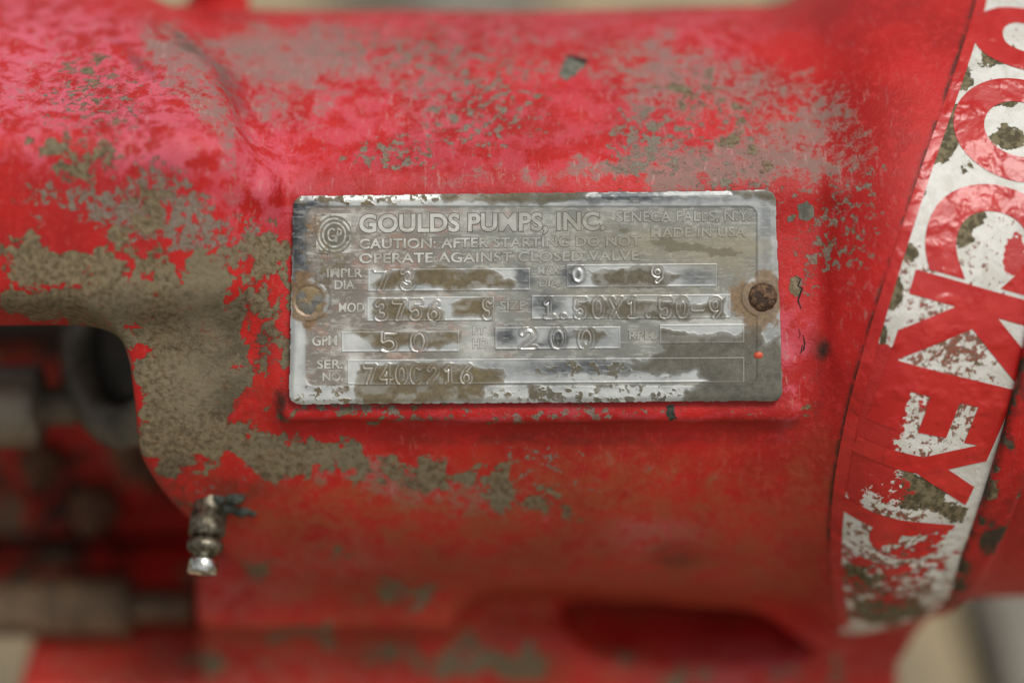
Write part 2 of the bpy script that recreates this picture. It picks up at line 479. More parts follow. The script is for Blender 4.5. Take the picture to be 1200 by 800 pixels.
SEAM = np.array([(1153, -25), (1145, 0), (1113, 100), (1080, 200), (1047, 300), (1020, 385), (1000, 455), (985, 520), (976, 580), (973, 620), (976, 670), (987, 735)], float)
def paint_attrs(P):
    P = np.asarray(P, float)
    px, py = project(P)
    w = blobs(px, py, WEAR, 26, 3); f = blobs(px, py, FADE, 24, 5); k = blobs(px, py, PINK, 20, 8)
    d = blobs(px, py, OCHRE, 24, 11); q = blobs(px, py, FLECK, 22, 15); dk = blobs(px, py, DARK, 5, 21)
    ex = np.interp(py, SEAM[:, 1], SEAM[:, 0])
    dk = np.maximum(dk, .95 * np.exp(-((px - ex + 1.5) / 3.2) ** 2) * (np.abs(P[:, 1]) < 60) * (py > -20) * (py < 745))
    out = (px < -40) | (px > 1240) | (py < -40) | (py > 840)
    w = np.where(out, .3, w); f = np.where(out, .35, f)
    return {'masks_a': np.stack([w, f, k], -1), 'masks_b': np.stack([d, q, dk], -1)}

# ------------------------------------------------------------------ the bearing frame casting (one solid, blended)
AY, AZ = 80.0, 11.0          # pump axis in F
RB = 78.0
DN = np.array([sp_, -cp])    # world down in (y,z)
FW = np.array([-cp, -sp_])   # world front in (y,z)
X_END = -90.0
RIM_X = 112.5
def rimx(z): return RIM_X + .17 * (z + 40)

def smin(a, b, k):
    h = np.clip(.5 + .5 * (b - a) / k, 0, 1)
    return b * (1 - h) + a * h - k * h * (1 - h)
def smax(a, b, k): return -smin(-a, -b, k)

POLY = np.array([(-8, 43), (54, 86), (70, 58), (58, 28), (13, 11.5), (-2, 15)], float)
def sd_poly(y, z, poly):
    d = np.full(y.shape, 1e9, dtype=y.dtype); s = np.ones(y.shape, dtype=y.dtype)
    n = len(poly)
    for i in range(n):
        a = poly[i]; b = poly[(i + 1) % n]
        ex, ez = b - a
        wx, wz = y - a[0], z - a[1]
        t = np.clip((wx * ex + wz * ez) / (ex * ex + ez * ez), 0, 1)
        d = np.minimum(d, (wx - ex * t) ** 2 + (wz - ez * t) ** 2)
        c1 = z >= a[1]; c2 = z < b[1]; c3 = ex * wz > ez * wx
        s = np.where((c1 & c2 & c3) | (~c1 & ~c2 & ~c3), -s, s)
    return s * np.sqrt(d)

FILL = np.array([(2.6, 34.0), (19.3, 58.6), (60, 40), (50, 0), (6, 8)], float)
def sd_box(x, y, z, c, h, r):
    qx = np.abs(x - c[0]) - (h[0] - r); qy = np.abs(y - c[1]) - (h[1] - r); qz = np.abs(z - c[2]) - (h[2] - r)
    o = np.sqrt(np.maximum(qx, 0) ** 2 + np.maximum(qy, 0) ** 2 + np.maximum(qz, 0) ** 2)
    return o + np.minimum(np.maximum(np.maximum(qx, qy), qz), 0) - r

def sdf(x, y, z):
    dy, dz = y - AY, z - AZ
    r = np.sqrt(dy * dy + dz * dz)
    # barrel, very slightly flared to the right
    rb = RB + 1.6 * sstep(0, 90, x).astype(x.dtype) + 1.2 * sstep(-60, -90, x).astype(x.dtype)
    barrel = smax(r - rb, X_END - x, 2.5)
    barrel = smax(barrel, x - 140, 1)
    barrel = smax(barrel, -.8 * x - .6 * z - 90.5, 5.0)
    # bell (adapter) on the right
    bz = dz - 8.0 * sstep(84, 122, x).astype(x.dtype)
    bell = smax(np.sqrt(dy * dy + bz * bz) - (89.0 - .10 * (x - 84)), 84.0 - x, 14.0)
    bell = smax(bell, x - rimx(z), 1.0)
    d = smin(barrel, bell, 20.0)
    # boss / arm at front left
    arm = sd_poly(y, z, POLY) - 7.5
    pl = (x + .45 * y + .43 * z + 30) / 1.18
    arm = smax(arm, pl, 13.0)
    arm = smax(arm, x + 60, 20.0)
    arm = smax(arm, -185 - x, 4.0)
    d = smin(d, arm, 13.5 - 7.0 * sstep(26, 50, z).astype(x.dtype))
    # foot web under the barrel and small lug
    t = dy * DN[0] + dz * DN[1]; u = dy * FW[0] + dz * FW[1]
    base = sd_box(x, t, u, (-16, 115, 4), (123, 16, 44), 5)
    foot = sd_box(x, t, u, (10, 94, 4), (97, 12, 43), 7)
    foot = smin(foot, base, 9.0)
    d = smin(d, foot, 27.0)
    hollow = (np.sqrt(((x - 52) / 35) ** 2 + ((t - 83.5 - .10 * (u - 30)) / 9.0) ** 2 + ((u - 26) / 40) ** 2) - 1) * 8.5
    d = smax(d, -hollow, 6.0)
    lug = sd_box(x, y, z, (-50, 92, -67), (34, 26, 9.5), 4)
    d = smin(d, lug, 13.0)
    lug2 = sd_box(x, y, z, (34, 72, -50), (15, 30, 6), 4)
    d = smin(d, lug2, 5.0)
    # pad for the name plate
    pad = sd_box(x, y, z, (6.6, 10.2, 8.4), (61.4, 9.0, 27.4), 3.0)
    k = 3.0 + 15.0 * sstep(24, 36, z).astype(x.dtype) + 4.0 * sstep(-52, -58, x).astype(x.dtype)
    d = smin(d, pad, k)
    fill = smax(sd_poly(y, z, FILL), np.abs(x - 10.0) - 66.0, 10.0)
    d = smin(d, fill, 5.0)
    seat = sd_box(x, y, z, (9.5, -29.2, 5.0), (63.0, 30.0, 46.0), 1.5)
    d = smax(d, -seat, 5.0)
    # casting pit right of the pad
    pit = np.sqrt(((x - 73.0) / 1.3) ** 2 + (y - 5.5) ** 2 + ((z + 2.0) / 1.6) ** 2) - 1.6
    d = smax(d, -pit, 1.5)
    # gentle unevenness of the casting
    d = d + .4 * np.sin(x * .061 + 1.3) * np.sin(z * .083 + .4 + .03 * x) + .16 * np.sin(x * .17 + 2 * np.sin(z * .11)) * np.sin(z * .19 + 1.5 * np.sin(x * .09))
    return d

def grad(P, e=.25):
    x, y, z = P[:, 0], P[:, 1], P[:, 2]
    return np.stack([sdf(x + e, y, z) - sdf(x - e, y, z), sdf(x, y + e, z) - sdf(x, y - e, z), sdf(x, y, z + e) - sdf(x, y, z - e)], -1) / (2 * e)

def snap(P, it=4):
    for _ in range(it):
        d = sdf(P[:, 0], P[:, 1], P[:, 2]); g = grad(P)
        gn = np.maximum((g * g).sum(1), .05)
        P = P - g * np.clip(d / gn, -1, 1)[:, None]
    return P

def surface_nets(lo, hi, h):
    n = [int(math.ceil((hi[i] - lo[i]) / h)) + 1 for i in range(3)]
    ax = [np.float32(lo[i]) + np.float32(h) * np.arange(n[i], dtype=np.float32) for i in range(3)]
    val = np.empty(n, dtype=np.float32)
    for i0 in range(0, n[0], 24):
        X, Y, Z = np.meshgrid(ax[0][i0:i0 + 24], ax[1], ax[2], indexing='ij')
        val[i0:i0 + 24] = sdf(X, Y, Z)
    ins = val < 0
    cnt = np.zeros([k - 1 for k in n], dtype=np.int8)
    for a in (0, 1):
        for b in (0, 1):
            for c in (0, 1):
                cnt += ins[a:n[0] - 1 + a, b:n[1] - 1 + b, c:n[2] - 1 + c]
    act = (cnt > 0) & (cnt < 8)
    ids = np.full(act.shape, -1, dtype=np.int64)
    cells = np.argwhere(act)
    ids[act] = np.arange(len(cells))
    P = np.stack([ax[i][cells[:, i]] + h / 2 for i in range(3)], -1).astype(float)
    quads = []
    for axis in range(3):
        sl0 = [slice(None)] * 3; sl1 = [slice(None)] * 3
        sl0[axis] = slice(0, -1); sl1[axis] = slice(1, None)
        a, b = ins[tuple(sl0)], ins[tuple(sl1)]
        o1, o2 = [i for i in range(3) if i != axis]
        e = np.argwhere(a != b)
        ok = (e[:, o1] > 0) & (e[:, o2] > 0) & (e[:, o1] < n[o1] - 1) & (e[:, o2] < n[o2] - 1)
        e = e[ok]
        flip = a[tuple(e.T)]
        def c(d1, d2):
            q = e.copy(); q[:, o1] += d1; q[:, o2] += d2
            return ids[tuple(q.T)]
        q = np.stack([c(-1, -1), c(0, -1), c(0, 0), c(-1, 0)], -1)
        fl = flip if axis != 1 else ~flip
        q[~fl] = q[~fl][:, ::-1]
        quads.append(q)
    return P, np.concatenate(quads)

def refine_visible(P, Q):
    """split the quads the photograph sees, keep the rest; neighbours take the mid-points in"""
    C = P[Q].mean(1)
    px, py = project(C)
    N = np.cross(P[Q[:, 2]] - P[Q[:, 0]], P[Q[:, 3]] - P[Q[:, 1]])
    V = C - np.array([0, -CAMD, 0])
    sel = (px > -30) & (px < 1230) & (py > -30) & (py < 830) & ((N * V).sum(1) < 0) & (C[:, 1] < 60)
    E = np.stack([Q, np.roll(Q, -1, axis=1)], -1)
    Es = np.sort(E, -1)
    key = Es[..., 0] * (len(P) + 1) + Es[..., 1]
    uk, inv = np.unique(key[sel].ravel(), return_inverse=True)
    ea, eb = uk // (len(P) + 1), uk % (len(P) + 1)
    mid = (P[ea] + P[eb]) / 2
    cen = C[sel]
    nP = len(P)
    newP = np.concatenate([P, mid, cen])
    mi = nP + inv.reshape(-1, 4)
    ci = nP + len(mid) + np.arange(len(cen))
    q = Q[sel]
    sub = np.concatenate([np.stack([q[:, i], mi[:, i], ci, mi[:, (i - 1) % 4]], -1) for i in range(4)])
    rest = Q[~sel]; rk = key[~sel]
    pos = np.searchsorted(uk, rk); pos = np.clip(pos, 0, len(uk) - 1)
    has = uk[pos] == rk
    plain = rest[~has.any(1)]
    faces = [sub, plain]
    ng = []
    for f, hh, pp in zip(rest[has.any(1)], has[has.any(1)], pos[has.any(1)]):
        l = []
        for i in range(4):
            l.append(int(f[i]))
            if hh[i]: l.append(int(nP + pp[i]))
        ng.append(l)
    return newP, np.concatenate(faces), ng

def mesh_mixed(name, P, quads, ng, mat, parent, attrs):
    W = toW(P) - origin_of(parent)
    me = bpy.data.meshes.new(name)
    lt = np.concatenate([np.full(len(quads), 4), np.array([len(f) for f in ng], dtype=int)]).astype(np.int32)
    li = np.concatenate([quads.ravel(), np.array([i for f in ng for i in f], dtype=int)]).astype(np.int32)
    me.vertices.add(len(W)); me.vertices.foreach_set('co', W.astype(np.float32).ravel())
    me.loops.add(len(li)); me.loops.foreach_set('vertex_index', li)
    me.polygons.add(len(lt))
    me.polygons.foreach_set('loop_start', np.concatenate([[0], np.cumsum(lt)[:-1]]).astype(np.int32))
    me.polygons.foreach_set('loop_total', lt)
    me.update(calc_edges=True)
    me.polygons.foreach_set('use_smooth', np.ones(len(lt), dtype=bool))
    for k, a in attrs.items():
        a = np.concatenate([a, np.ones((len(a), 1))], 1)
        at = me.attributes.new(k, 'FLOAT_COLOR', 'POINT'); at.data.foreach_set('color', a.astype(np.float32).ravel())
    me.update()
    return new_obj(name, me, parent, [mat])

pump = empty('pump', 'weathered red cast-iron pump with riveted metal name plate and red lettered white sticker', 'pump', PUMP_BASE)

P0, Q0 = surface_nets((-190, -22, -142), (139, 186, 108), 1.25)
P0 = snap(P0, 4)
P1, Q1, NG = refine_visible(P0, Q0)
P1 = np.concatenate([P0, snap(P1[len(P0):], 2)])
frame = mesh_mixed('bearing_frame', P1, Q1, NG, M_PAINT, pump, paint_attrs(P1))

def trace(px, py):
    """camera ray -> point on the casting (F)"""
    px = np.atleast_1d(np.asarray(px, float)); py = np.atleast_1d(np.asarray(py, float))
    D = np.stack([(px - 600) * S, np.full_like(px, CAMD), (400 - py) * S], -1)
    D /= np.linalg.norm(D, axis=1)[:, None]
    t = np.full(len(px), CAMD - 60.0)
    for _ in range(55):
        p = np.array([0, -CAMD, 0]) + D * t[:, None]
        t = t + .85 * sdf(p[:, 0], p[:, 1], p[:, 2])
    return np.array([0, -CAMD, 0]) + D * t[:, None]

def radial(x, th, off=0.0):
    """point on the casting at axial x and angle th (0 = facing the plate side, + downwards)"""
    x = np.asarray(x, float); th = np.asarray(th, float)
    dy, dz = -np.cos(th), -np.sin(th)
    r = np.full(x.shape, 130.0)
    for _ in range(26):
        r = r - .92 * sdf(x, AY + dy * r, AZ + dz * r)
    r = r + off
    return np.stack([x, AY + dy * r, AZ + dz * r], -1)

# ------------------------------------------------------------------ rim, casing, oil cap, foot plate
def rim_attr(P):
    a = paint_attrs(P)
    px, py = project(P)
    th = np.arctan2(P[:, 2] - AZ - 8, P[:, 1] - AY)
    n = fbm(th * 9 + 4, P[:, 0] / 5, 621, 4)
    w = blobs(px, py, [(1190, 465, 20, 22, .62), (1165, 565, 14, 28, .62), (1115, 670, 26, 30, .7)], 6)
    a['masks_a'][:, 0] = np.maximum(w, .15 + .4 * sstep(.5, .68, n)); a['masks_a'][:, 1:] *= 0
    a['masks_b'][:, 2] = np.maximum(blobs(px, py, [(1190, 465, 20, 22, .8), (1148, 560, 16, 32, .9), (1112, 665, 26, 45, 1.0)], 6), .8 * sstep(.5, .7, n))
    a['masks_b'][:, 2] = np.maximum(a['masks_b'][:, 2], .9 * np.exp(-((P[:, 0] - rimx(P[:, 2]) + 1) / .9) ** 2))
    return a
v, f = lathe([(RIM_X - 1.0, 82), (RIM_X - 1.0, 88.5), (RIM_X - 1.0, 91.2), (RIM_X - .6, 92.2), (RIM_X + .4, 92.8)] + [(RIM_X + 1 + .7 * i, 92.9) for i in range(8)] + [(RIM_X + 7.0, 92.6), (RIM_X + 7.8, 91.6), (RIM_X + 7.8, 70)], 360, center=(0, AY, AZ + 8))
v[:, 0] += .17 * (v[:, 2] + 40)
mesh_F('flange_rim', v, f, M_PAINT, pump, attrs=rim_attr(v))
v, f = lathe([(RIM_X + 6, 87.2), (RIM_X + 40, 87.8), (RIM_X + 80, 88.2), (RIM_X + 95, 70), (RIM_X + 95, 2)], 160, center=(0, AY, AZ + 8))
v[:, 0] += .17 * (v[:, 2] + 40)
mesh_F('pump_casing', v, f, M_PAINT, pump, attrs=paint_attrs(v))
# red oil plug on top of the barrel: world up from the axis
UPW = -DN
def up_lathe(profile, x, n=40, fwd=0.0, t0=0.0):
    v, f = lathe(profile, n, axis='z')
    a, b, c = v[:, 0].copy(), v[:, 1].copy(), v[:, 2].copy()
    y = AY + UPW[0] * (c + t0) + FW[0] * (fwd - b); z = AZ + UPW[1] * (c + t0) + FW[1] * (fwd - b)
    return np.stack([a + x, y, z], -1), f
v, f = up_lathe([(50, 8.6), (69.5, 8.4), (70.5, 6.8), (73, 6.3), (84, 6.3), (85, 5), (85, .5)], -79.5, fwd=-42)
mesh_F('oil_plug', v, f, M_PAINT, pump, attrs=paint_attrs(v))

# foot plate (red base) under the frame, world aligned
ax_w = toW(np.array([0.0, AY, AZ]))
def tilt_box(name, x0, x1, t0, t1, u0, u1, bev, mat, parent, cuts=10, attrs_fn=None):
    # t: metres below the axis, u: metres to the front of the axis
    c = (( x0 + x1) / 2, ax_w[1] - (u0 + u1) / 2, ax_w[2] - (t0 + t1) / 2)
    h = ((x1 - x0) / 2, abs(u1 - u0) / 2, abs(t1 - t0) / 2)
    return box_bevel(name, c, h, mat, parent, bev, True, 3, None, (attrs_fn or paint_attrs) if mat is M_PAINT else None, cuts)
tilt_box('base_channel', -.130, .098, .128, .185, -.06, .030, .003, M_PAINT, pump, 12)

# ------------------------------------------------------------------ name plate
TILT = -0.011                                    # the plate sits a hair off level
def pl(px, py, h=0.0):
    """plate pixel + height above the plate (mm, towards the viewer) -> F"""
    px = np.asarray(px, float); py = np.asarray(py, float)
    return np.stack([(px - 600) * S, -np.asarray(h, float) + 0 * px, (400 - py) * S], -1)

def poly_sd(px, py, poly):
    return sd_poly(np.asarray(px, float), np.asarray(py, float), np.array(poly, float))

STAIN = [
    [(775, 383), (800, 388), (828, 395), (842, 388), (860, 393), (880, 381), (893, 384), (896, 400), (916, 390), (920, 472), (905, 476), (800, 472), (802, 456), (826, 447), (815, 437), (795, 436), (770, 440), (745, 432), (736, 425), (760, 420), (778, 408), (772, 395)],
    [(418, 425), (440, 429), (470, 423), (520, 424), (560, 428), (592, 434), (597, 440), (590, 447), (570, 451), (566, 472), (422, 476), (416, 455), (421, 440)],
    [(519, 224), (560, 222), (688, 220), (691, 236), (660, 237), (600, 241), (570, 237), (540, 235), (520, 237)],
    [(453, 321), (470, 315), (480, 325), (470, 337), (440, 338), (434, 331)],
    [(488, 316), (505, 312), (560, 313), (578, 317), (590, 326), (605, 330), (602, 338), (560, 339), (538, 343), (500, 336), (483, 331)],
    [(439, 352), (470, 349), (476, 358), (520, 362), (521, 377), (450, 377), (437, 366)],
    [(528, 357), (545, 349), (579, 346), (579, 375), (532, 371), (524, 363)],
    [(676, 353), (720, 349), (790, 352), (812, 356), (850, 349), (846, 372), (800, 375), (690, 373), (672, 363)],
    [(408, 386), (450, 388), (475, 390), (540, 387), (537, 402), (505, 409), (482, 402), (462, 412), (440, 409), (424, 397)],
    [(668, 386), (695, 383), (713, 392), (700, 403), (680, 400), (666, 394)],
    [(690, 316), (760, 311), (802, 321), (780, 336), (720, 337), (698, 331)],
    [(618, 451), (634, 451), (630, 462), (624, 468), (619, 460)],
    [(855, 222), (884, 222), (882, 231), (862, 231)], [(880, 222), (911, 221), (912, 250), (903, 236), (884, 231)],
]
DARKM = [(350, 262, 11, 36, .95), (352, 310, 11, 46, .8), (362, 238, 20, 7, .9), (724, 229, 48, 10, .85), (800, 228, 110, 10, .55), (640, 234, 60, 5, .6),  # oxidised dark steel, and dark reflections painted into the plate's colour
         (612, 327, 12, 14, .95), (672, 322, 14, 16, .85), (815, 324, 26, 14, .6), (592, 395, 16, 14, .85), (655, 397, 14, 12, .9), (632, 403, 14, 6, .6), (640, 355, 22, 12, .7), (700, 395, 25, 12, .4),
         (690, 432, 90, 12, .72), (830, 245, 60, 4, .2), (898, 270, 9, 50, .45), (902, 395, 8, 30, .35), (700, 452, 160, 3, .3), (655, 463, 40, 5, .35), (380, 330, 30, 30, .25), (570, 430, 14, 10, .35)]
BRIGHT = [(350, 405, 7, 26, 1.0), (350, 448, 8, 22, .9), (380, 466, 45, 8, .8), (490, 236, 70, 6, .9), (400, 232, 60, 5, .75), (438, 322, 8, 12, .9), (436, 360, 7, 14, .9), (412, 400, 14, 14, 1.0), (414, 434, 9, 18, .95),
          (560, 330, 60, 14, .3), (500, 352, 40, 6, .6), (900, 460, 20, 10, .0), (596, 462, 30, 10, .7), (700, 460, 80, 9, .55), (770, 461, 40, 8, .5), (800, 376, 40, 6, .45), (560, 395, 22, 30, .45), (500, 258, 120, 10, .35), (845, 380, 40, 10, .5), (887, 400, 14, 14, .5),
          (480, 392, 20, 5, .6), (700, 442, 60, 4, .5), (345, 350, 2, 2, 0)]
RUSTY = [(362, 352, 26, 30, 1.0), (893, 350, 26, 26, .95), (908, 340, 8, 20, .6), (352, 330, 14, 14, .55), (900, 325, 18, 18, .6), (893, 372, 24, 16, .75), (885, 390, 16, 16, .55), (866, 352, 16, 26, .6), (850, 318, 26, 14, .45), (358, 378, 12, 12, .5), (372, 270, 14, 24, .5), (360, 262, 10, 16, .4)]
YELLOW = [(810, 290, 90, 22, .55), (860, 300, 40, 30, .5), (720, 280, 60, 20, .3), (740, 344, 80, 8, .5)]
MUD = [(800, 290, 34, 6, .75), (845, 297, 22, 7, .8), (780, 283, 26, 6, .6), (735, 268, 12, 5, .5), (440, 306, 60, 4, .3)]

def plate_surface(px, py, kind):
    """colour (linear), metallic, roughness, grain and dirt height for a point of the plate. kind: border, panel, field, letter, groove"""
    px = np.asarray(px, float); py = np.asarray(py, float)
    wx = (fbm(px / 12, py / 10, 31, 3, .4) - .5) * 12; wy = (fbm(px / 12, py / 10, 41, 3, .4) - .5) * 9
    qx, qy = px + wx, py + wy
    n1 = fbm(px / 26, py / 18, 51, 5); n2 = fbm(px / 6, py / 5, 61, 4); n3 = fbm(px / 2.2, py / 2.2, 71, 3)
    one = np.ones_like(px)[:, None]
    lx = sstep(560, 470, qx)[:, None]
    if kind == 'panel':
        c = one * np.array([.235, .238, .212]); c = c * (1 - lx) + lx * np.array([.222, .198, .166])
        c = c * (.72 + .56 * n1[:, None]); met = .25 * np.ones_like(px); rough = .55 + 0 * px
        fl = sstep(.56, .66, n2 * .6 + n1 * .4)[:, None]
        c = c * (1 - .45 * fl) + .45 * fl * np.array([.47, .455, .40])
        pk = (sstep(.55, .72, fbm(px / 20, py / 12, 81, 4)) * sstep(680, 540, px))[:, None] * .35
        c = c * (1 - pk) + pk * np.array([.42, .22, .16])
    else:
        c = one * np.array([.46, .475, .46]); met = .62 + 0 * px; rough = .38 + 0 * px
        c = c * (.70 + .58 * n1[:, None])
        if kind == 'letter':
            c = one * np.array([.37, .37, .33]) * (.75 + .45 * n1[:, None])
            lt = sstep(600, 500, px + (n1 - .5) * 160)[:, None]
            c = c * (1 - lt) + lt * np.array([.58, .575, .52]); met = .35 + 0 * px; rough = .45 + 0 * px
            wo = (sstep(.46, .58, fbm(px / 14, py / 8, 95, 4)) * .8)[:, None]
            c = c * (1 - wo) + wo * np.array([.30, .285, .235])
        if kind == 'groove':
            c = one * np.array([.105, .10, .08]) * (.5 + 1.0 * n1[:, None]); met = .1 + 0 * px; rough = .7 + 0 * px  # dark colour stands in for the etched groove's shading
    if kind not in ('groove',):
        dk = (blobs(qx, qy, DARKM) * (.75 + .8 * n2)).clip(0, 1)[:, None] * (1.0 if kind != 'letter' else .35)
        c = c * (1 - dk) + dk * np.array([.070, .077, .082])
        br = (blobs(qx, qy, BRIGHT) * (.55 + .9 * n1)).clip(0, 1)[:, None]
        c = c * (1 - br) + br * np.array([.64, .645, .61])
        sc = sstep(.60, .68, fbm(px / 14, py / 2.4, 91, 4))[:, None] * .35
        c = c * (1 - sc) + sc * np.array([.56, .56, .52])
    ye = (blobs(qx, qy, YELLOW) * (.5 + n1)).clip(0, .8)[:, None]
    c = c * (1 - ye) + ye * np.array([.27, .238, .158])
    mud = sstep(.42, .56, blobs(qx, qy, MUD) * .6 + n2 * .45 + (n3 - .5) * .2)[:, None] * .75
    c = c * (1 - mud) + mud * np.array([.135, .115, .07])
    ru = sstep(.42, .62, blobs(qx, qy, RUSTY) * .65 + n2 * .35)[:, None] * .85
    rc = np.array([.20, .115, .045]) * (.5 + 1.0 * n3[:, None])
    c = c * (1 - ru) + ru * rc
    st = np.zeros_like(px); edge = np.zeros_like(px); core = np.zeros_like(px)
    for i, p in enumerate(STAIN):
        d = poly_sd(qx, qy, p)
        st = np.maximum(st, sstep(1.2, -1.2, d) * (.62 + .38 * sstep(1, -6, d))); edge = np.maximum(edge, np.exp(-((d + .3) / 1.3) ** 2)); core = np.maximum(core, sstep(0, -9, d))
    # scattered specks of the same crust
    sk = sstep(.60, .65, fbm(px / 7, py / 6, 111, 5) + .10 * blobs(px, py, [(400, 462, 90, 12, 1), (700, 462, 140, 12, .8), (430, 233, 90, 8, 1.0), (380, 300, 40, 60, .5)]))
    sk = sk * sstep(.15, .6, blobs(px, py, [(400, 462, 90, 12, 1), (700, 462, 140, 12, .9), (430, 233, 90, 8, 1.1), (380, 300, 40, 60, .5), (720, 432, 120, 14, .7)]))
    st = np.maximum(st, sk)
    if kind == 'letter': st = st * .55
    warm = sstep(640, 560, px)[:, None] * .7 + .3 * n1[:, None]
    sc = (1 - warm) * np.array([.150, .135, .098]) + warm * np.array([.190, .148, .080])
    big = sstep(690, 780, px)[:, None] * sstep(376, 420, py)[:, None]
    sc = sc * (1 - big) + big * np.array([.150, .142, .112]) * (.7 + .6 * fbm(px / 30, py / 22, 131, 4)[:, None])
    sc = .80 * sc * (.42 + 1.15 * (.45 * n2 + .35 * n3 + .2 * n1)[:, None])
    thin = (sstep(.50, .70, fbm(px / 16, py / 12, 121, 4)) * .30 * (1 - big[:, 0]))
    st = st * (1 - thin)
    ed = edge[:, None] * .35
    sc = sc * (1 - ed) + ed * np.array([.085, .07, .042])
    c = c * (1 - st[:, None]) + st[:, None] * sc
    met = met * (1 - .95 * st) * (1 - .8 * ru[:, 0]) * (1 - .8 * mud[:, 0])
    rough = rough * (1 - st) + st * .82
    grain = .15 + .5 * st + (.25 if kind == 'panel' else 0)
    return c.clip(.005, .9), np.stack([met.clip(0, 1), rough.clip(.1, 1), grain.clip(0, 1)], -1), st * .05 * (.6 + .8 * n2)

CORN = np.array([(343, 229.5), (909, 222), (918, 470), (338, 474)], float)
def in_plate(u, v):
    """plate parameters 0..1 -> pixel"""
    a, b, c, d = CORN
    return ((1 - u) * (1 - v))[..., None] * a + (u * (1 - v))[..., None] * b + (u * v)[..., None] * c + ((1 - u) * v)[..., None] * d

def rrect_sd(px, py, x0, y0, x1, y1, r):
    qx = np.abs(px - (x0 + x1) / 2) - ((x1 - x0) / 2 - r); qy = np.abs(py - (y0 + y1) / 2) - ((y1 - y0) / 2 - r)
    return np.hypot(np.maximum(qx, 0), np.maximum(qy, 0)) + np.minimum(np.maximum(qx, qy), 0) - r

def skirt(V, F, depth):
    """close the rim of a height-field sheet towards the back by depth mm"""
    e = np.concatenate([F[:, [0, 1]], F[:, [1, 2]], F[:, [2, 3]], F[:, [3, 0]]])
    k = np.sort(e, 1); key = k[:, 0] * (len(V) + 1) + k[:, 1]
    _, inv, cnt = np.unique(key, return_inverse=True, return_counts=True)
    b = e[cnt[inv] == 1]
    used = np.unique(b); m = {int(a): i for i, a in enumerate(used)}
    base = V[used].copy(); base[:, 1] = base[:, 1] * 0 + depth
    j = np.array([[m[int(x)], m[int(y)]] for x, y in b]) + len(V)
    F2 = np.stack([b[:, 1], b[:, 0], j[:, 0], j[:, 1]], -1)
    return np.concatenate([V, base]), np.concatenate([F, F2]), used

nameplate = empty('nameplate', None, None, Vector(toW(np.array([6.0, 0.0, 10.0]))), parent=pump)
nu, nv = 780, 340
U, Vv = np.meshgrid(np.linspace(0, 1, nu), np.linspace(0, 1, nv), indexing='ij')
uv_px = in_plate(U, Vv)
PX, PY = uv_px[..., 0].ravel(), uv_px[..., 1].ravel()
LX, LY = (U * 575).ravel(), (Vv * 248).ravel()
inside = rrect_sd(LX, LY, 0, 0, 575, 248, 13) < (fbm(LX / 9, LY / 9, 201, 3) - .5) * 1.4
pan = rrect_sd(PX, PY, 358, 242, 887, 452, 11)
pan = np.maximum(pan, -(np.hypot(PX - 362, PY - 352) - 24)); pan = np.maximum(pan, -(np.hypot(PX - 893, PY - 347) - 24))
panm = sstep(1.2, -1.2, pan)
wav = (fbm(LX / 120, LY / 80, 210, 3) - .5) * .30 + (fbm(LX / 30, LY / 24, 215, 3) - .5) * .07
H = wav - .13 * panm
dimL, dimR = np.hypot(PX - 362, PY - 352), np.hypot(PX - 893, PY - 347)
H = H + .0 * dimL + .05 * np.exp(-((dimR - 19) / 2.5) ** 2) - .3 * sstep(20, 14, dimL)
H = H - .35 * sstep(9, 0, np.minimum(np.minimum(LX, 575 - LX), np.minimum(LY, 248 - LY))) ** 2
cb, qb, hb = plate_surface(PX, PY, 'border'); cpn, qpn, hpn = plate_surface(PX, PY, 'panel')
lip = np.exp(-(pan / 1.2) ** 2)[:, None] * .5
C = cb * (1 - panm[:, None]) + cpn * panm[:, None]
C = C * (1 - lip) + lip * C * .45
Qp = qb * (1 - panm[:, None]) + qpn * panm[:, None]
H = H + hb
V = pl(PX, PY, H)
idx = np.arange(nu * nv).reshape(nu, nv)
F = np.stack([idx[:-1, :-1], idx[:-1, 1:], idx[1:, 1:], idx[1:, :-1]], -1).reshape(-1, 4)
F = F[inside[F].all(1)]
keep = np.unique(F); remap = np.full(len(V), -1); remap[keep] = np.arange(len(keep))
V, C, Qp, F = V[keep], C[keep], Qp[keep], remap[F]
V2, F2, used = skirt(V, F, 0.75)
C2 = np.concatenate([C, np.full((len(used), 3), .5)]); Q2 = np.concatenate([Qp, np.tile([.8, .3, .2], (len(used), 1))])
mesh_F('plate_sheet', V2, F2, M_PLATE, nameplate, attrs={'pcol': C2, 'pprop': Q2})

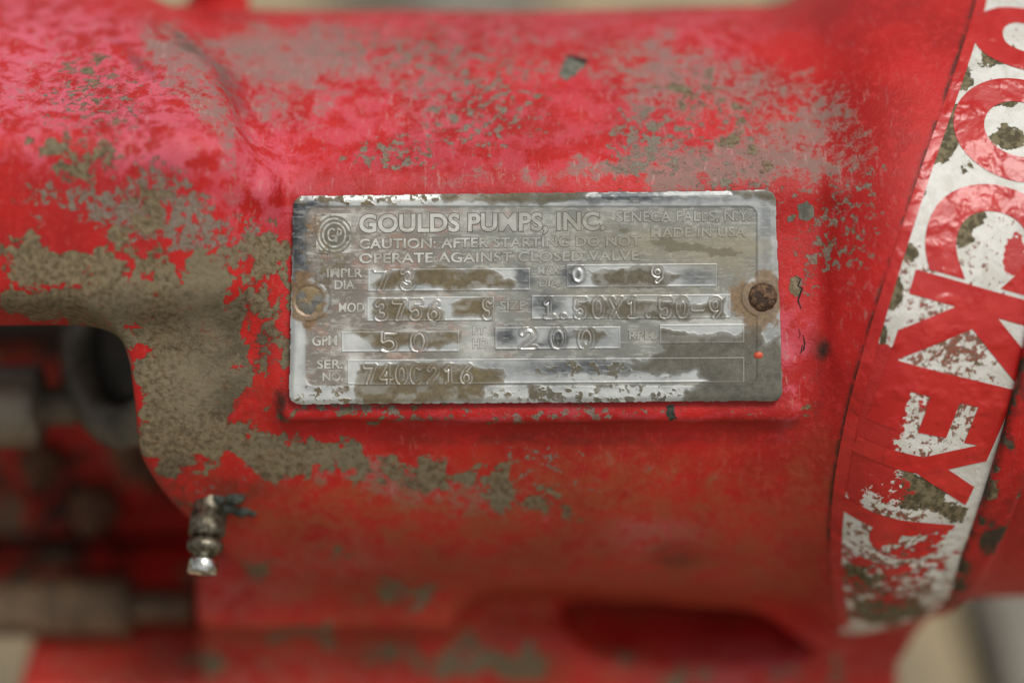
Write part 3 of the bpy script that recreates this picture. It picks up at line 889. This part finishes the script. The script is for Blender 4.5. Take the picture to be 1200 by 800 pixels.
# stroke shapes of the punched characters, unit cell 0..1 x 0..1 (y down)
def arc(cx, cy, rx, ry, a0, a1, n=10):
    return [(cx + rx * math.cos(math.radians(a0 + (a1 - a0) * i / n)), cy + ry * math.sin(math.radians(a0 + (a1 - a0) * i / n))) for i in range(n + 1)]
GLY = {
    '0': [arc(.5, .5, .36, .5, 0, 360, 18)],
    '1': [[(.25, .2), (.55, 0), (.55, 1)], [(.3, 1), (.8, 1)]],
    '2': [arc(.5, .28, .36, .28, 190, 400, 10) + [(.12, 1), (.88, 1)]],
    '3': [arc(.48, .26, .34, .26, 200, 450, 9) + arc(.48, .75, .38, .25, 270, 510, 9)],
    '4': [[(.66, 1), (.66, 0), (.1, .68), (.92, .68)]],
    '5': [[(.84, 0), (.2, 0), (.17, .44)] + arc(.48, .68, .36, .31, 220, 500, 10)],
    '6': [[(.74, .02), (.36, .3), (.16, .62)], arc(.5, .7, .35, .3, 0, 360, 14)],
    '7': [[(.1, 0), (.88, 0), (.38, 1)]],
    '9': [arc(.5, .3, .35, .3, 0, 360, 14), [(.85, .3), (.8, .7), (.45, 1)]],
    'X': [[(.12, 0), (.88, 1)], [(.88, 0), (.12, 1)]],
    '-': [[(.1, .55), (.85, .55)]],
    '.': [[(.48, .93), (.52, .97)]],
    'C': [arc(.52, .5, .38, .5, 310, 50, 14)],
    'S': [arc(.5, .26, .34, .26, 330, 90, 9) + arc(.5, .75, .36, .25, 270, 510, 9)],
    '/': [[(.85, 0), (.15, 1)]],
}
def char_segs(txt, xs, y0, y1, w):
    segs = []
    for ch, xc in zip(txt, xs):
        jx, jy = random.uniform(-.8, .8), random.uniform(-.8, .8)
        for ln in GLY[ch]:
            pts = [(xc + jx + (x - .5) * w, y0 + jy + y * (y1 - y0)) for x, y in ln]
            segs += list(zip(pts[:-1], pts[1:]))
    return segs
random.seed(4)
FIELDS = [
    (431, 314, 621, 340, [('7', [449], 315, 339, 20), ('3', [478], 315, 337, 17), ('8', [], 0, 1, 1)], 1.0),
    (664, 310, 840, 337, [('0', [679], 314, 328, 13), ('9', [770], 314, 330, 14)], .5),
    (430, 347, 579, 375, [('3756', [447, 468, 488, 509], 353, 373, 15), ('S', [571], 350, 371, 11)], 1.0),
    (623, 346, 856, 374, [('1.50X1.50-9', [643, 661, 680, 701, 722, 741, 760, 779, 800, 818, 838], 351, 372, 14)], 1.15),
    (400, 387, 538, 411, [('50', [456, 491], 388, 410, 22)], .8),
    (580, 383, 727, 409, [('200', [620, 654, 688], 385, 408, 20)], .9),
    (773, 381, 872, 403, [], 1.0),
    (407, 420, 872, 449, [('740C216', [434, 453, 470, 488, 508, 527, 547], 428, 448, 14)], .9),
]
for (x0, y0, x1, y1, texts, dep) in FIELDS:
    nx, ny = int((x1 - x0) / .55), int((y1 - y0) / .55)
    gx, gy = np.meshgrid(np.linspace(x0, x1, nx), np.linspace(y0, y1, ny), indexing='ij')
    fx, fy = gx.ravel(), gy.ravel()
    fy_t = fy + (fx - 628) * TILT * .6
    segs = []
    for t in texts:
        segs += char_segs(t[0], t[1], t[2], t[3], t[4])
    d = np.full(fx.shape, 99.0)
    for (a, b) in segs:
        ex, ey = b[0] - a[0], b[1] - a[1]
        t = np.clip(((fx - a[0]) * ex + (fy - a[1]) * ey) / (ex * ex + ey * ey + 1e-9), 0, 1)
        d = np.minimum(d, np.hypot(fx - a[0] - ex * t, fy - a[1] - ey * t))
    wv = (fbm(fx / 60, fy / 40, 220, 3) - .5) * .16
    h = .03 + wv - .27 * dep * np.exp(-(d / 1.7) ** 2) + .13 * dep * np.exp(-((d - 3.3) / 1.3) ** 2)
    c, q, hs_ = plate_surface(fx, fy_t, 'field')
    eg = np.minimum(np.minimum(fx - x0, x1 - fx), np.minimum(fy - y0, y1 - fy))
    h = h + hs_ + .05 * np.exp(-((eg - 1) / .9) ** 2)
    # glints painted white along the punched strokes' walls, grime around them
    glint = (np.exp(-((d - 1.1) / 1.15) ** 2) * .95 * (.45 + .55 * sstep(.33, .5, fbm(fx / 12, fy / 10, 230, 3))))[:, None]
    c = c * (1 - glint) + glint * np.array([.90, .90, .88]); q[:, 0] = q[:, 0] * (1 - glint[:, 0]) + glint[:, 0] * .95
    q[:, 1] = q[:, 1] * (1 - glint[:, 0]) + glint[:, 0] * .22; q[:, 2] *= (1 - glint[:, 0])
    gm = (np.exp(-((d - 4.2) / 1.2) ** 2) * .4)[:, None]
    c = c * (1 - gm) + gm * np.array([.10, .085, .055])
    ed = (np.exp(-(eg / .8) ** 2) * .55)[:, None]
    c = c * (1 - ed) + ed * np.array([.62, .62, .58])
    V = pl(fx, fy_t, h)
    ix = np.arange(nx * ny).reshape(nx, ny)
    F = np.stack([ix[:-1, :-1], ix[:-1, 1:], ix[1:, 1:], ix[1:, :-1]], -1).reshape(-1, 4)
    V2, F2, used = skirt(V, F, .2)
    C2 = np.concatenate([c, c[used] * .35]); Q2 = np.concatenate([q, q[used]])
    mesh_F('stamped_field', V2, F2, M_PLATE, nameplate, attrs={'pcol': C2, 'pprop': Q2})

# ---- lettering
def text_geom(txt, offset=0.0, extrude=0.0, spacing=1.0, res=6):
    c = bpy.data.curves.new('lettering_source', 'FONT')
    c.body = txt; c.size = 1.0; c.offset = offset; c.extrude = extrude; c.space_character = spacing; c.resolution_u = res
    o = bpy.data.objects.new('lettering_source', c)
    col.objects.link(o)
    bpy.context.view_layer.update()
    me = bpy.data.meshes.new_from_object(o.evaluated_get(bpy.context.evaluated_depsgraph_get()))
    V = np.array([v.co[:] for v in me.vertices]); F = [list(p.vertices) for p in me.polygons]
    bpy.data.objects.remove(o); bpy.data.curves.remove(c); bpy.data.meshes.remove(me)
    return V, F

def plate_text(txt, x0, y0, x1, y1, bold=.02, spacing=1.0, dirt=.026):  # dirt widens the dark outline, groove shading painted as colour
    allV, allF, allC, allQ = [], [], [], []
    n = 0
    ref, _ = text_geom(txt, bold, 0, spacing)
    lo, hi = ref.min(0), ref.max(0)
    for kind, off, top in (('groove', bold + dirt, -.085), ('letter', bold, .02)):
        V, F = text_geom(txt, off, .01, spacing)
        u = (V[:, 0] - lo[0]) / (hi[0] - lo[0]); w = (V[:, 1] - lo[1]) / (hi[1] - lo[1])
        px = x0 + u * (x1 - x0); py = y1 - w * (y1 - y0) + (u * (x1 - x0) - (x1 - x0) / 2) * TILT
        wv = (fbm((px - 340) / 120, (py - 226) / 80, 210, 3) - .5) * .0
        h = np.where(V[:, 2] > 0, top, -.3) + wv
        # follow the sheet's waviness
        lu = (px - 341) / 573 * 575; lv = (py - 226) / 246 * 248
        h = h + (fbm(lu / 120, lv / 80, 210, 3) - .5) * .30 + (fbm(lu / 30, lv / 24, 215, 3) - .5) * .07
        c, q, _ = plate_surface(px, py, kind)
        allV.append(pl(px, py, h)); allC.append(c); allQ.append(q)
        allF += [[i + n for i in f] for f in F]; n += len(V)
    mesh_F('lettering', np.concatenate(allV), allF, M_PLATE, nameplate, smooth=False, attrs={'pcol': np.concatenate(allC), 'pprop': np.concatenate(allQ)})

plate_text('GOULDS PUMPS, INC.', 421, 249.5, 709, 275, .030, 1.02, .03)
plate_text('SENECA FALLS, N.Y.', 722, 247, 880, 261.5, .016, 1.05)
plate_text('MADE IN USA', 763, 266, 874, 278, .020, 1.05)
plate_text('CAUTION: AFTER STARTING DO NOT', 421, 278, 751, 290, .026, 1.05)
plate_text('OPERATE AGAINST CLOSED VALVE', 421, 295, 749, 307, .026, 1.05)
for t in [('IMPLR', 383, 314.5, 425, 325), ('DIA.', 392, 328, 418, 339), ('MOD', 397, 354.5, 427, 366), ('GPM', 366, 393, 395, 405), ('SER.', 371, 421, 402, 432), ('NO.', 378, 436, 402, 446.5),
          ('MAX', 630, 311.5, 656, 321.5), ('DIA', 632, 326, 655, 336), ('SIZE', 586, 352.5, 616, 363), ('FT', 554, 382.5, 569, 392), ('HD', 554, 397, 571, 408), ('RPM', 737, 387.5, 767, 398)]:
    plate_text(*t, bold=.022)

# ---- logo: square with rings and monogram
def logo():
    n = 150
    gx, gy = np.meshgrid(np.linspace(370.5, 411.5, n), np.linspace(250.5, 296.5, n), indexing='ij')
    fx, fy = gx.ravel(), gy.ravel()
    r = np.hypot((fx - 391.5), (fy - 275.5) * .95)
    m = np.exp(-((r - 18.0) / 1.5) ** 2) + np.exp(-((r - 13.2) / 1.2) ** 2)
    m = np.maximum(m, sstep(20.5, 22, r))
    segs = char_segs('C', [388], 269, 283, 12) + [((389, 277), (393, 277)), ((393, 277), (393, 283)), ((394, 283), (396, 268)), ((396, 268), (400, 270)), ((400, 270), (399, 275)), ((399, 275), (395, 276))]
    d = np.full(fx.shape, 99.)
    for (a, b) in segs:
        ex, ey = b[0] - a[0], b[1] - a[1]
        t = np.clip(((fx - a[0]) * ex + (fy - a[1]) * ey) / (ex * ex + ey * ey + 1e-9), 0, 1)
        d = np.minimum(d, np.hypot(fx - a[0] - ex * t, fy - a[1] - ey * t))
    m = np.maximum(m, np.exp(-(d / 1.0) ** 2)).clip(0, 1)
    m = m * sstep(.28, .5, fbm(fx / 8, fy / 7, 301, 4) + .1)
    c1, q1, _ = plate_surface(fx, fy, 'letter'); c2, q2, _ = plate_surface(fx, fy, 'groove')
    c = c2 * 1.35 * (1 - m[:, None]) + c1 * m[:, None]; q = q2 * (1 - m[:, None]) + q1 * m[:, None]
    V = pl(fx, fy, -.06 + .12 * m)
    ix = np.arange(n * n).reshape(n, n)
    F = np.stack([ix[:-1, :-1], ix[:-1, 1:], ix[1:, 1:], ix[1:, :-1]], -1).reshape(-1, 4)
    V2, F2, used = skirt(V, F, .3)
    mesh_F('logo', V2, F2, M_PLATE, nameplate, attrs={'pcol': np.concatenate([c, c[used] * .6]), 'pprop': np.concatenate([q, q[used]])})
logo()

# ---- rivets and the orange paint drop
def rivet(px, py, prof, rough_amp, name, sx=1.0, mat=None):
    n = 40
    v, f = lathe(prof, n, axis='y')
    v = v * np.array([sx, 1, 1])
    k = np.hypot(v[:, 0], v[:, 2]); a = np.arctan2(v[:, 2], v[:, 0])
    nz = fbm(v[:, 0] * 1.3 + 9, v[:, 2] * 1.3 + 4, 77, 4) - .5
    v[:, 1] += nz * rough_amp; s = 1 + .10 * (fbm(np.cos(a) * 2 + 5, np.sin(a) * 2 + 5, 78, 3) - .5)
    v[:, 0] *= s; v[:, 2] *= s
    v = v + np.array([(px - 600) * S, 0, (400 - py) * S])
    return mesh_F(name, v, f, mat or M_RIVET, nameplate)
M_RIVET = simple('rusty_rivet_steel', (.060, .036, .024), .55, .45, (.21, .12, .065), 650, .0005, 1300, lo=.42, hi=.6)
M_RIVET2 = simple('dirt_covered_rivet', (.15, .15, .135), .6, .3, (.26, .19, .10), 420, .0004, 900, lo=.44, hi=.58)
rivet(894, 348, [(.5, 3.5), (-.2, 3.4), (-.7, 2.95), (-1.05, 2.1), (-1.25, 1.0), (-1.3, .01)], 1.1, 'rivet')['label'] = 'rusty brown domed rivet head'
rivet(363, 352, [(.6, 3.9), (.35, 3.7), (.1, 3.2), (-.05, 2.2), (-.1, 1.1), (-.12, .01)], .7, 'rivet', .95, M_RIVET2)['label'] = 'flat rivet covered in tan dirt'
v, f = lathe([(.1, 1.15), (-.12, 1.0), (-.26, .6), (-.3, .01)], 20, axis='y')
v = v * np.array([1.0, 1, .75]) + np.array([(889 - 600) * S, -.05, (400 - 416) * S])
mesh_F('paint_drop', v, f, M_PDROP, nameplate)

# ------------------------------------------------------------------ sticker wrapped on the bell
RS = 91.0
_e = trace(SEAM[1:, 0], SEAM[1:, 1])
_a = RS * np.arctan2(-(_e[:, 2] - AZ), -(_e[:, 1] - AY))
EDGE = np.polyfit(_a, _e[:, 0], 4)
A_LO, A_HI = -125.0, 128.0
def x_edge(a):
    a = np.clip(a, _a[0] - 8, _a[-1]); return np.polyval(EDGE, a)
NX, NA = .963, .27
def st2xa(s, t): return 85.4 + NX * t - NA * s, NX * s + NA * t

sticker = empty('sticker', None, None, Vector(toW(radial(np.array(100.0), np.array(0.0)))), parent=pump)

S_DIRT = [(1040, 690, 70, 30, .40), (1020, 715, 60, 20, .45), (1163, 68, 20, 13, .62), (1130, 92, 16, 16, .62), (1110, 145, 26, 26, .85), (1092, 178, 24, 24, .9), (1072, 222, 14, 30, .75), (1175, 115, 22, 12, .7), (1180, 160, 24, 16, .85), (1150, 180, 14, 10, .5), (1128, 262, 28, 24, .85), (1062, 250, 10, 26, .7),
          (1068, 293, 12, 12, .7), (1048, 345, 12, 28, .72), (1035, 385, 8, 30, .55), (1092, 565, 46, 20, .72), (1075, 590, 40, 14, .62), (1120, 600, 20, 14, .6), (1000, 668, 22, 18, .6), (1050, 720, 50, 16, .5), (1145, 425, 14, 10, .5), (1130, 200, 12, 8, .5)]
S_RED = [(1040, 664, 50, 7, .5), (1050, 682, 50, 6, .52), (1040, 700, 50, 6, .5), (1035, 455, 34, 60, .95), (1010, 495, 28, 60, .95), (1040, 500, 26, 30, .75), (1000, 560, 16, 50, .85), (1030, 548, 26, 30, .62), (1050, 575, 28, 22, .55), (1190, 300, 16, 30, .9), (1150, 490, 8, 10, .75), (1085, 470, 10, 12, .55), (1090, 500, 10, 10, .5), (1008, 420, 10, 60, .6),
         (1035, 640, 20, 6, .5), (1060, 670, 40, 5, .45), (1050, 690, 40, 5, .45), (1045, 708, 30, 5, .45)]
S_SPECK = [(1040, 690, 80, 50, .62), (1130, 360, 80, 60, .36), (1090, 450, 60, 60, .46), (1120, 480, 60, 50, .42), (1130, 400, 50, 30, .46), (1060, 560, 60, 50, .50), (1150, 270, 60, 40, .30), (1170, 30, 40, 60, .22), (1040, 620, 60, 50, .45), (1060, 330, 40, 40, .44)]
def grid_sheet(s0, s1, t0, t1, h, off, keep_fn):
    ss = np.arange(s0, s1 + h, h); tt = np.arange(t0, t1 + h, h)
    Sg, Tg = np.meshgrid(ss, tt, indexing='ij')
    x, a = st2xa(Sg.ravel(), Tg.ravel())
    # pull border vertices onto the edge curve
    xe = x_edge(a)
    x = np.where((x < xe) & (x > xe - h * 1.1), xe, x)
    xr = rimx(AZ + 6 - 86 * np.sin(a / RS))
    ok = (x >= xe - 1e-6) & (x <= xr + 1.5) & (a > A_LO) & (a < A_HI)
    idx = np.arange(len(x)).reshape(Sg.shape)
    F = np.stack([idx[:-1, :-1], idx[1:, :-1], idx[1:, 1:], idx[:-1, 1:]], -1).reshape(-1, 4)
    F = F[ok[F].all(1)]
    keep = np.unique(F); rm = np.full(len(x), -1); rm[keep] = np.arange(len(keep))
    lift = .10 * np.exp(-((x[keep] - xe[keep]) / 1.2) ** 2)
    wr = (fbm(x[keep] / 3.1, a[keep] / 1.6, 401, 3) - .5) * .9 * sstep(62, 72, a[keep]) + (fbm(x[keep] / 6, a[keep] / 6, 411, 3) - .5) * .25
    V = radial(x[keep], a[keep] / RS, off + lift + wr + .12)
    return V, rm[F], x[keep], a[keep]
def wrinkle(x, a):
    return (fbm(x / 3.1, a / 1.6, 401, 3) - .5) * .9 * sstep(62, 72, a) + (fbm(x / 6, a / 6, 411, 3) - .5) * .25 + .12

V, F, xx, aa = grid_sheet(-118, 135, -32, 52, .6, .05, None)
px, py = project(V)
ms = np.stack([1.12 * blobs(px, py, S_DIRT, 9, 33), blobs(px, py, S_RED, 8, 35), blobs(px, py, S_SPECK, 8, 37)], -1)
mesh_F('backing_sheet', V, F, M_STICK, sticker, attrs={'masks_s': ms})
# red border along the edge
na, nt_ = 460, 7
ag, tg = np.meshgrid(np.linspace(_a[0] - 8, 118, na), np.linspace(-.15, 2.5, nt_), indexing='ij')
xb = x_edge(ag) + tg
V = radial(xb.ravel(), ag.ravel() / RS, .22 + wrinkle(xb.ravel(), ag.ravel()))
idx = np.arange(na * nt_).reshape(na, nt_)
F = np.stack([idx[:-1, :-1], idx[1:, :-1], idx[1:, 1:], idx[:-1, 1:]], -1).reshape(-1, 4)
mesh_F('border_strip', V, F, M_LETTER, sticker)

def sticker_letter(ch, s0, s1, t0=5.6, t1=37.0, bold=.045):
    V, F = text_geom('U' if ch == 'J' else ch, bold, 0, 1.0, 10)
    lo, hi = V.min(0), V.max(0)
    hook = ch == 'J'
    bm = bmesh.new()
    vs = [bm.verts.new(((v[0] - lo[0]) / (hi[0] - lo[0]) * (s1 - s0) + s0, (v[1] - lo[1]) / (hi[1] - lo[1]) * (t1 - t0) + t0, 0)) for v in V]
    for f in F:
        try: bm.faces.new([vs[i] for i in f])
        except ValueError: pass
    for k in np.arange(math.floor(s0), s1, .9):
        bmesh.ops.bisect_plane(bm, geom=bm.verts[:] + bm.edges[:] + bm.faces[:], plane_co=(k + .05, 0, 0), plane_no=(1, 0, 0))
    for k in np.arange(math.floor(t0), t1, 1.2):
        bmesh.ops.bisect_plane(bm, geom=bm.verts[:] + bm.edges[:] + bm.faces[:], plane_co=(0, k + .05, 0), plane_no=(0, 1, 0))
    bmesh.ops.triangulate(bm, faces=[f for f in bm.faces if len(f.verts) > 4])
    kill = []
    for fc in bm.faces:
        m_ = fc.calc_center_median(); x_, a_ = st2xa(m_.x, m_.y)
        if x_ < float(x_edge(np.array(a_))) + .4 or a_ > 116 or (a_ > 64 and float(fbm(np.array(x_ / 2.2), np.array(a_ / 1.6), 431, 3)) > .62 - .006 * (a_ - 64)) or x_ > rimx(AZ + 6 - 86 * math.sin(a_ / RS)) + 2: kill.append(fc)
        elif hook and m_.x < (s0 + s1) / 2 and m_.y > t0 + .42 * (t1 - t0): kill.append(fc)      # the short hook of the J
    bmesh.ops.delete(bm, geom=kill, context='FACES')
    bm.verts.index_update()
    Q = np.array([v.co[:] for v in bm.verts]); F = [[v.index for v in f.verts] for f in bm.faces]
    bm.free()
    x, a = st2xa(Q[:, 0], Q[:, 1])
    P = radial(x, a / RS, .20 + wrinkle(x, a))
    o = mesh_F('letter', P, F, M_LETTER, sticker)
    o['label'] = 'red sticker letter ' + ch
    return o
for ch, s0, s1 in [('J', -86, -64.5), ('O', -61.5, -34.3), ('C', -32.4, -8.2), ('K', -7.4, 15.5), ('E', 14.2, 30.5), ('Y', 28.5, 47.5), ('P', 54.2, 67), ('U', 70, 85), ('M', 88, 104)]:
    sticker_letter(ch, s0, s1)

# ------------------------------------------------------------------ paint chips and cracks on the casting
M_CHIP = simple('chipped_bare_casting', (.10, .10, .078), .8, 0, (.19, .18, .14), 500, .0004, 900)
M_CRACK = simple('black_crack', (.012, .009, .007), .9)
M_TAN = simple('tan_bare_filler', (.14, .10, .055), .8, 0, (.26, .21, .13), 600, .0005, 900)
def patch(name, poly, mat, off=.10, step=1.2, jag=1.6, dome=0.0):
    poly = np.array(poly, float)
    lo, hi = poly.min(0) - 3, poly.max(0) + 3
    gx, gy = np.meshgrid(np.arange(lo[0], hi[0], step), np.arange(lo[1], hi[1], step), indexing='ij')
    x, y = gx.ravel(), gy.ravel()
    d = poly_sd(x + (fbm(x / 5, y / 5, 501, 3) - .5) * 2 * jag, y + (fbm(x / 5, y / 5, 511, 3) - .5) * 2 * jag, poly)
    idx = np.arange(len(x)).reshape(gx.shape)
    F = np.stack([idx[:-1, :-1], idx[:-1, 1:], idx[1:, 1:], idx[1:, :-1]], -1).reshape(-1, 4)
    F = F[(d < 0)[F].all(1)]
    k = np.unique(F); rm = np.full(len(x), -1); rm[k] = np.arange(len(k))
    P = trace(x[k], y[k]); g = grad(P); g /= np.linalg.norm(g, axis=1)[:, None]
    P = P + g * (off + dome * sstep(0, -4, d[k]))[:, None]
    return mesh_F(name, P, rm[F], mat, pump)
patch('paint_chip', [(659, 72), (667, 65), (691, 72), (683, 82), (664, 97), (655, 90)], M_CHIP)
patch('chip_edge', [(660, 70), (667, 64), (692, 71), (686, 76), (668, 69)], M_CRACK, .16, 1.0, .8)
patch('paint_chip', [(934, 240), (945, 235), (954, 241), (955, 254), (946, 261), (936, 257)], M_CHIP)
patch('paint_chip', [(921, 254), (929, 250), (931, 258), (923, 262)], M_CHIP)
patch('paint_chip', [(780, 474), (790, 475), (794, 490), (785, 494), (780, 486)], M_GRIME)
patch('paint_chip', [(926, 325), (936, 321), (941, 332), (938, 346), (932, 350), (924, 340)], M_TAN, .12)
def crack(pts, w):
    pts = np.array(pts, float)
    L = []; Rr = []
    for i, p in enumerate(pts):
        t = pts[min(i + 1, len(pts) - 1)] - pts[max(i - 1, 0)]; t /= np.linalg.norm(t)
        n = np.array([-t[1], t[0]]); k = w * (.25 + .75 * math.sin(math.pi * (i + .3) / len(pts)))
        L.append(p + n * k); Rr.append(p - n * k)
    patch('crack', L + Rr[::-1], M_CRACK, .2, .55, .5)
crack([(930, 322), (938, 327), (935, 335), (940, 338), (937, 346), (935, 352), (939, 362)], 1.6)
crack([(941, 392), (943, 402), (942, 409), (938, 416), (940, 404)], 1.4)
crack([(935, 384), (938, 391), (936, 396)], .9)

# ------------------------------------------------------------------ grease fitting under the barrel
gp = trace(245, 597)[0]
gdir = np.array([-.06, -.30, -.95]); gdir /= np.linalg.norm(gdir)
e1 = np.array([1.0, 0, 0]); e1 -= gdir * (e1 @ gdir); e1 /= np.linalg.norm(e1); e2 = np.cross(gdir, e1)
def on_axis(profile, n, twist=0.0, base=gp):
    v, f = lathe(profile, n, axis='z')
    c, s_ = math.cos(twist), math.sin(twist)
    x, y = v[:, 0] * c - v[:, 1] * s_, v[:, 0] * s_ + v[:, 1] * c
    return base + x[:, None] * e1 + y[:, None] * e2 + v[:, 2][:, None] * gdir, f
fitting = empty('grease_fitting', None, None, Vector(toW(gp)), parent=pump)
v, f = on_axis([(-3, 4.4), (1.5, 4.4), (2.0, 5.0), (6.2, 5.0), (6.8, 4.4), (6.8, .1)], 6, .3)
mesh_F('hex_body', v, f, M_BRASS, fitting, smooth=False)
v, f = on_axis([(6.5, 2.9), (7.2, 3.4), (8.2, 4.5), (9.4, 4.6), (10.6, 3.9), (11.4, 2.6), (12.0, 2.4)], 28)
mesh_F('neck', v, f, M_BRASS, fitting)
v, f = on_axis([(11.8, 2.4), (12.2, 3.5), (12.8, 3.8), (15.6, 3.8), (16.2, 3.2), (16.4, .1)], 28)
mesh_F('tip', v, f, M_CHROME, fitting)
random.seed(8)
for (cx, cy, r) in [(254, 584, 10), (276, 583, 11), (266, 594, 11), (284, 598, 10), (245, 596, 9), (257, 601, 9), (232, 600, 7), (295, 601, 6)]:
    bm = bmesh.new(); bmesh.ops.create_icosphere(bm, subdivisions=3, radius=1.0)
    bm.verts.index_update()
    V = np.array([v.co[:] for v in bm.verts]); F = np.array([[v.index for v in q.verts] for q in bm.faces]); bm.free()
    k = 1 + .7 * (fbm(V[:, 0] * 1.7 + cx, V[:, 1] * 1.7 + V[:, 2] * 1.3 + cy, 5, 3) - .5)
    V = V * k[:, None] * r * S * np.array([1.15, .55, .8]) + trace(cx, cy)[0]
    mesh_F('grime_clump', V, F, M_GRIME, pump)

# ------------------------------------------------------------------ shaft parts seen past the open end of the frame
def ring_on(profile, n, c, ax):
    v, f = lathe(profile, n)
    ax = np.array(ax, float); ax /= np.linalg.norm(ax)
    a1 = np.cross(ax, [0, 0, 1.0]); a1 /= np.linalg.norm(a1); a2 = np.cross(ax, a1)
    return np.array(c) + v[:, :1] * ax + v[:, 1:2] * a1 + v[:, 2:3] * a2, f
RC, RA = (-97.0, 42.0, 1.0), (-.74, -.67, .05)
v, f = ring_on([(-5, 17), (-5, 26), (-4, 27.6), (-1, 28.6), (2.5, 28.4), (4.6, 27), (5.6, 24.5), (5.8, 21.5), (5.0, 18.6), (3.2, 17.2), (-5, 17)], 110, RC, RA)
mesh_F('shaft_ring', v, f, M_DARK, pump)
v, f = ring_on([(-4.5, 17.6), (1.0, 17.6), (1.6, 9), (1.6, .1)], 80, RC, RA)
mesh_F('gap_shadow_disc', v, f, M_BLACK, pump)  # black disc standing in for the shadow inside the ring
v, f = lathe([(-90, 40), (-103, 40), (-103, 11), (-210, 10.5), (-210, .1)], 90, center=(0, AY + 6, AZ))
mesh_F('shaft', v, f, M_BLACK, pump)  # its wide end drum is added black, standing in for the gap's shadow
v, f = lathe([(-150, .1), (-150, 9.2), (-148.5, 11.0), (-124, 11.0), (-122.5, 9.2), (-122.5, 5), (-114, 5), (-113.5, .1)], 6, center=(0, 58, -17))
ry = np.radians(20); v[:, 1:] = (v[:, 1:] - [58, -17]) @ np.array([[math.cos(ry), math.sin(ry)], [-math.sin(ry), math.cos(ry)]]) + [58, -17]
mesh_F('gland_nut', v, f, M_NUT, pump, smooth=False)

def at_tu(x, t, u):
    return np.array([x, AY + DN[0] * t + FW[0] * u, AZ + DN[1] * t + FW[1] * u])
def rust_attrs(P):
    a = paint_attrs(P); n = fbm(P[:, 0] / 22 + 3, P[:, 2] / 18 + P[:, 1] / 25, 601, 4); n2 = fbm(P[:, 0] / 15 + 30, P[:, 2] / 13, 611, 4)
    a['masks_a'][:, 0] =   .10 + .5 * sstep(.5, .64, n); a['masks_a'][:, 1:] = 0; a['masks_b'][:, 0] = .2; a['masks_b'][:, 2] = sstep(.5, .62, n2)
    return a
tilt_box('bracket', -.230, -.080, .016, .0900, -.024, -.008, .003, M_PAINT, pump, 40, rust_attrs)
tilt_box('bracket_foot', -.230, -.0905, .0902, .0985, -.060, .012, .002, M_PAINT, pump, 24, rust_attrs)
def stud(x, t, u, r):
    """hex nut with a stub of thread, facing the viewer (world front)"""
    v, f = lathe([(0, r * .1), (0, r), (r * .8, r), (r * .95, r * .85), (r * .95, r * .5), (r * 1.7, r * .5), (r * 1.8, .1)], 6)
    o = at_tu(x, t, u)
    V = np.stack([o[0] + v[:, 1], o[1] + FW[0] * v[:, 0] + DN[0] * v[:, 2], o[2] + FW[1] * v[:, 0] + DN[1] * v[:, 2]], -1)
    mesh_F('bracket_nut', V, f, M_RUST, pump, smooth=False)
stud(-136, 58, -8, 7); stud(-122, 74, -8, 8); stud(-104, 60, -8, 6)

# ------------------------------------------------------------------ rusty pipe lying on the base, left
pipe = empty('rusty_pipe', 'rusty brown pipe with a thinner end stub lying on red base', 'pipe', Vector(toW(at_tu(-120, 97, 22))))
def pipe_lathe(profile, n, name):
    v, f = lathe(profile, n)
    o = at_tu(0, 89.6, 22)
    v = v + np.array([0, o[1], o[2]])
    mesh_F(name, v, f, M_PIPE, pipe)
pipe_lathe([(-230, 5), (-230, 8.2), (-110, 8.2), (-109, 7.6), (-108.6, 3)], 48, 'tube')
pipe_lathe([(-109, 4.2), (-92, 4.2), (-91.4, 3.8), (-91.2, .1)], 36, 'end_stub')

# ------------------------------------------------------------------ timber deck and ground
deck = empty('timber_deck', 'pale timber deck boards with dark gaps under and behind the pump', 'deck', (0, .6, 0))
xs = [(-.62, -.47, 0), (-.46, -.30, 1), (-.292, -.126, 0), (-.066, .019, 1), (.024, .183, 0), (.196, .285, 1), (.292, .45, 0), (.462, .60, 1)]
for (a, b, k) in xs:
    box_bevel('board', ((a + b) / 2, .75, -.011), ((b - a) / 2, 1.3, .011), M_WOODG if k else M_WOOD, deck, .002)
for yb in (-.3, .5, 1.3):
    box_bevel('bearer', (0, yb, -.0535), (.66, .045, .030), M_WOODG, deck, .003)
# legs of the base channel stand on the deck
for xx_ in (-.12, .08):
    box_bevel('base_leg', (xx_, ax_w[1] + .02, (ax_w[2] - .185) / 2), (.012, .03, (ax_w[2] - .185) / 2 - .0003), M_PAINT, pump, .002)
me = bpy.data.meshes.new('ground')
me.from_pydata([(-60, -60, -.085), (60, -60, -.085), (60, 60, -.085), (-60, 60, -.085)], [], [(0, 1, 2, 3)])
gr_ = new_obj('ground', me, None, [M_GROUND]); gr_['kind'] = 'structure'; gr_['label'] = 'dusty yard ground below the timber deck'
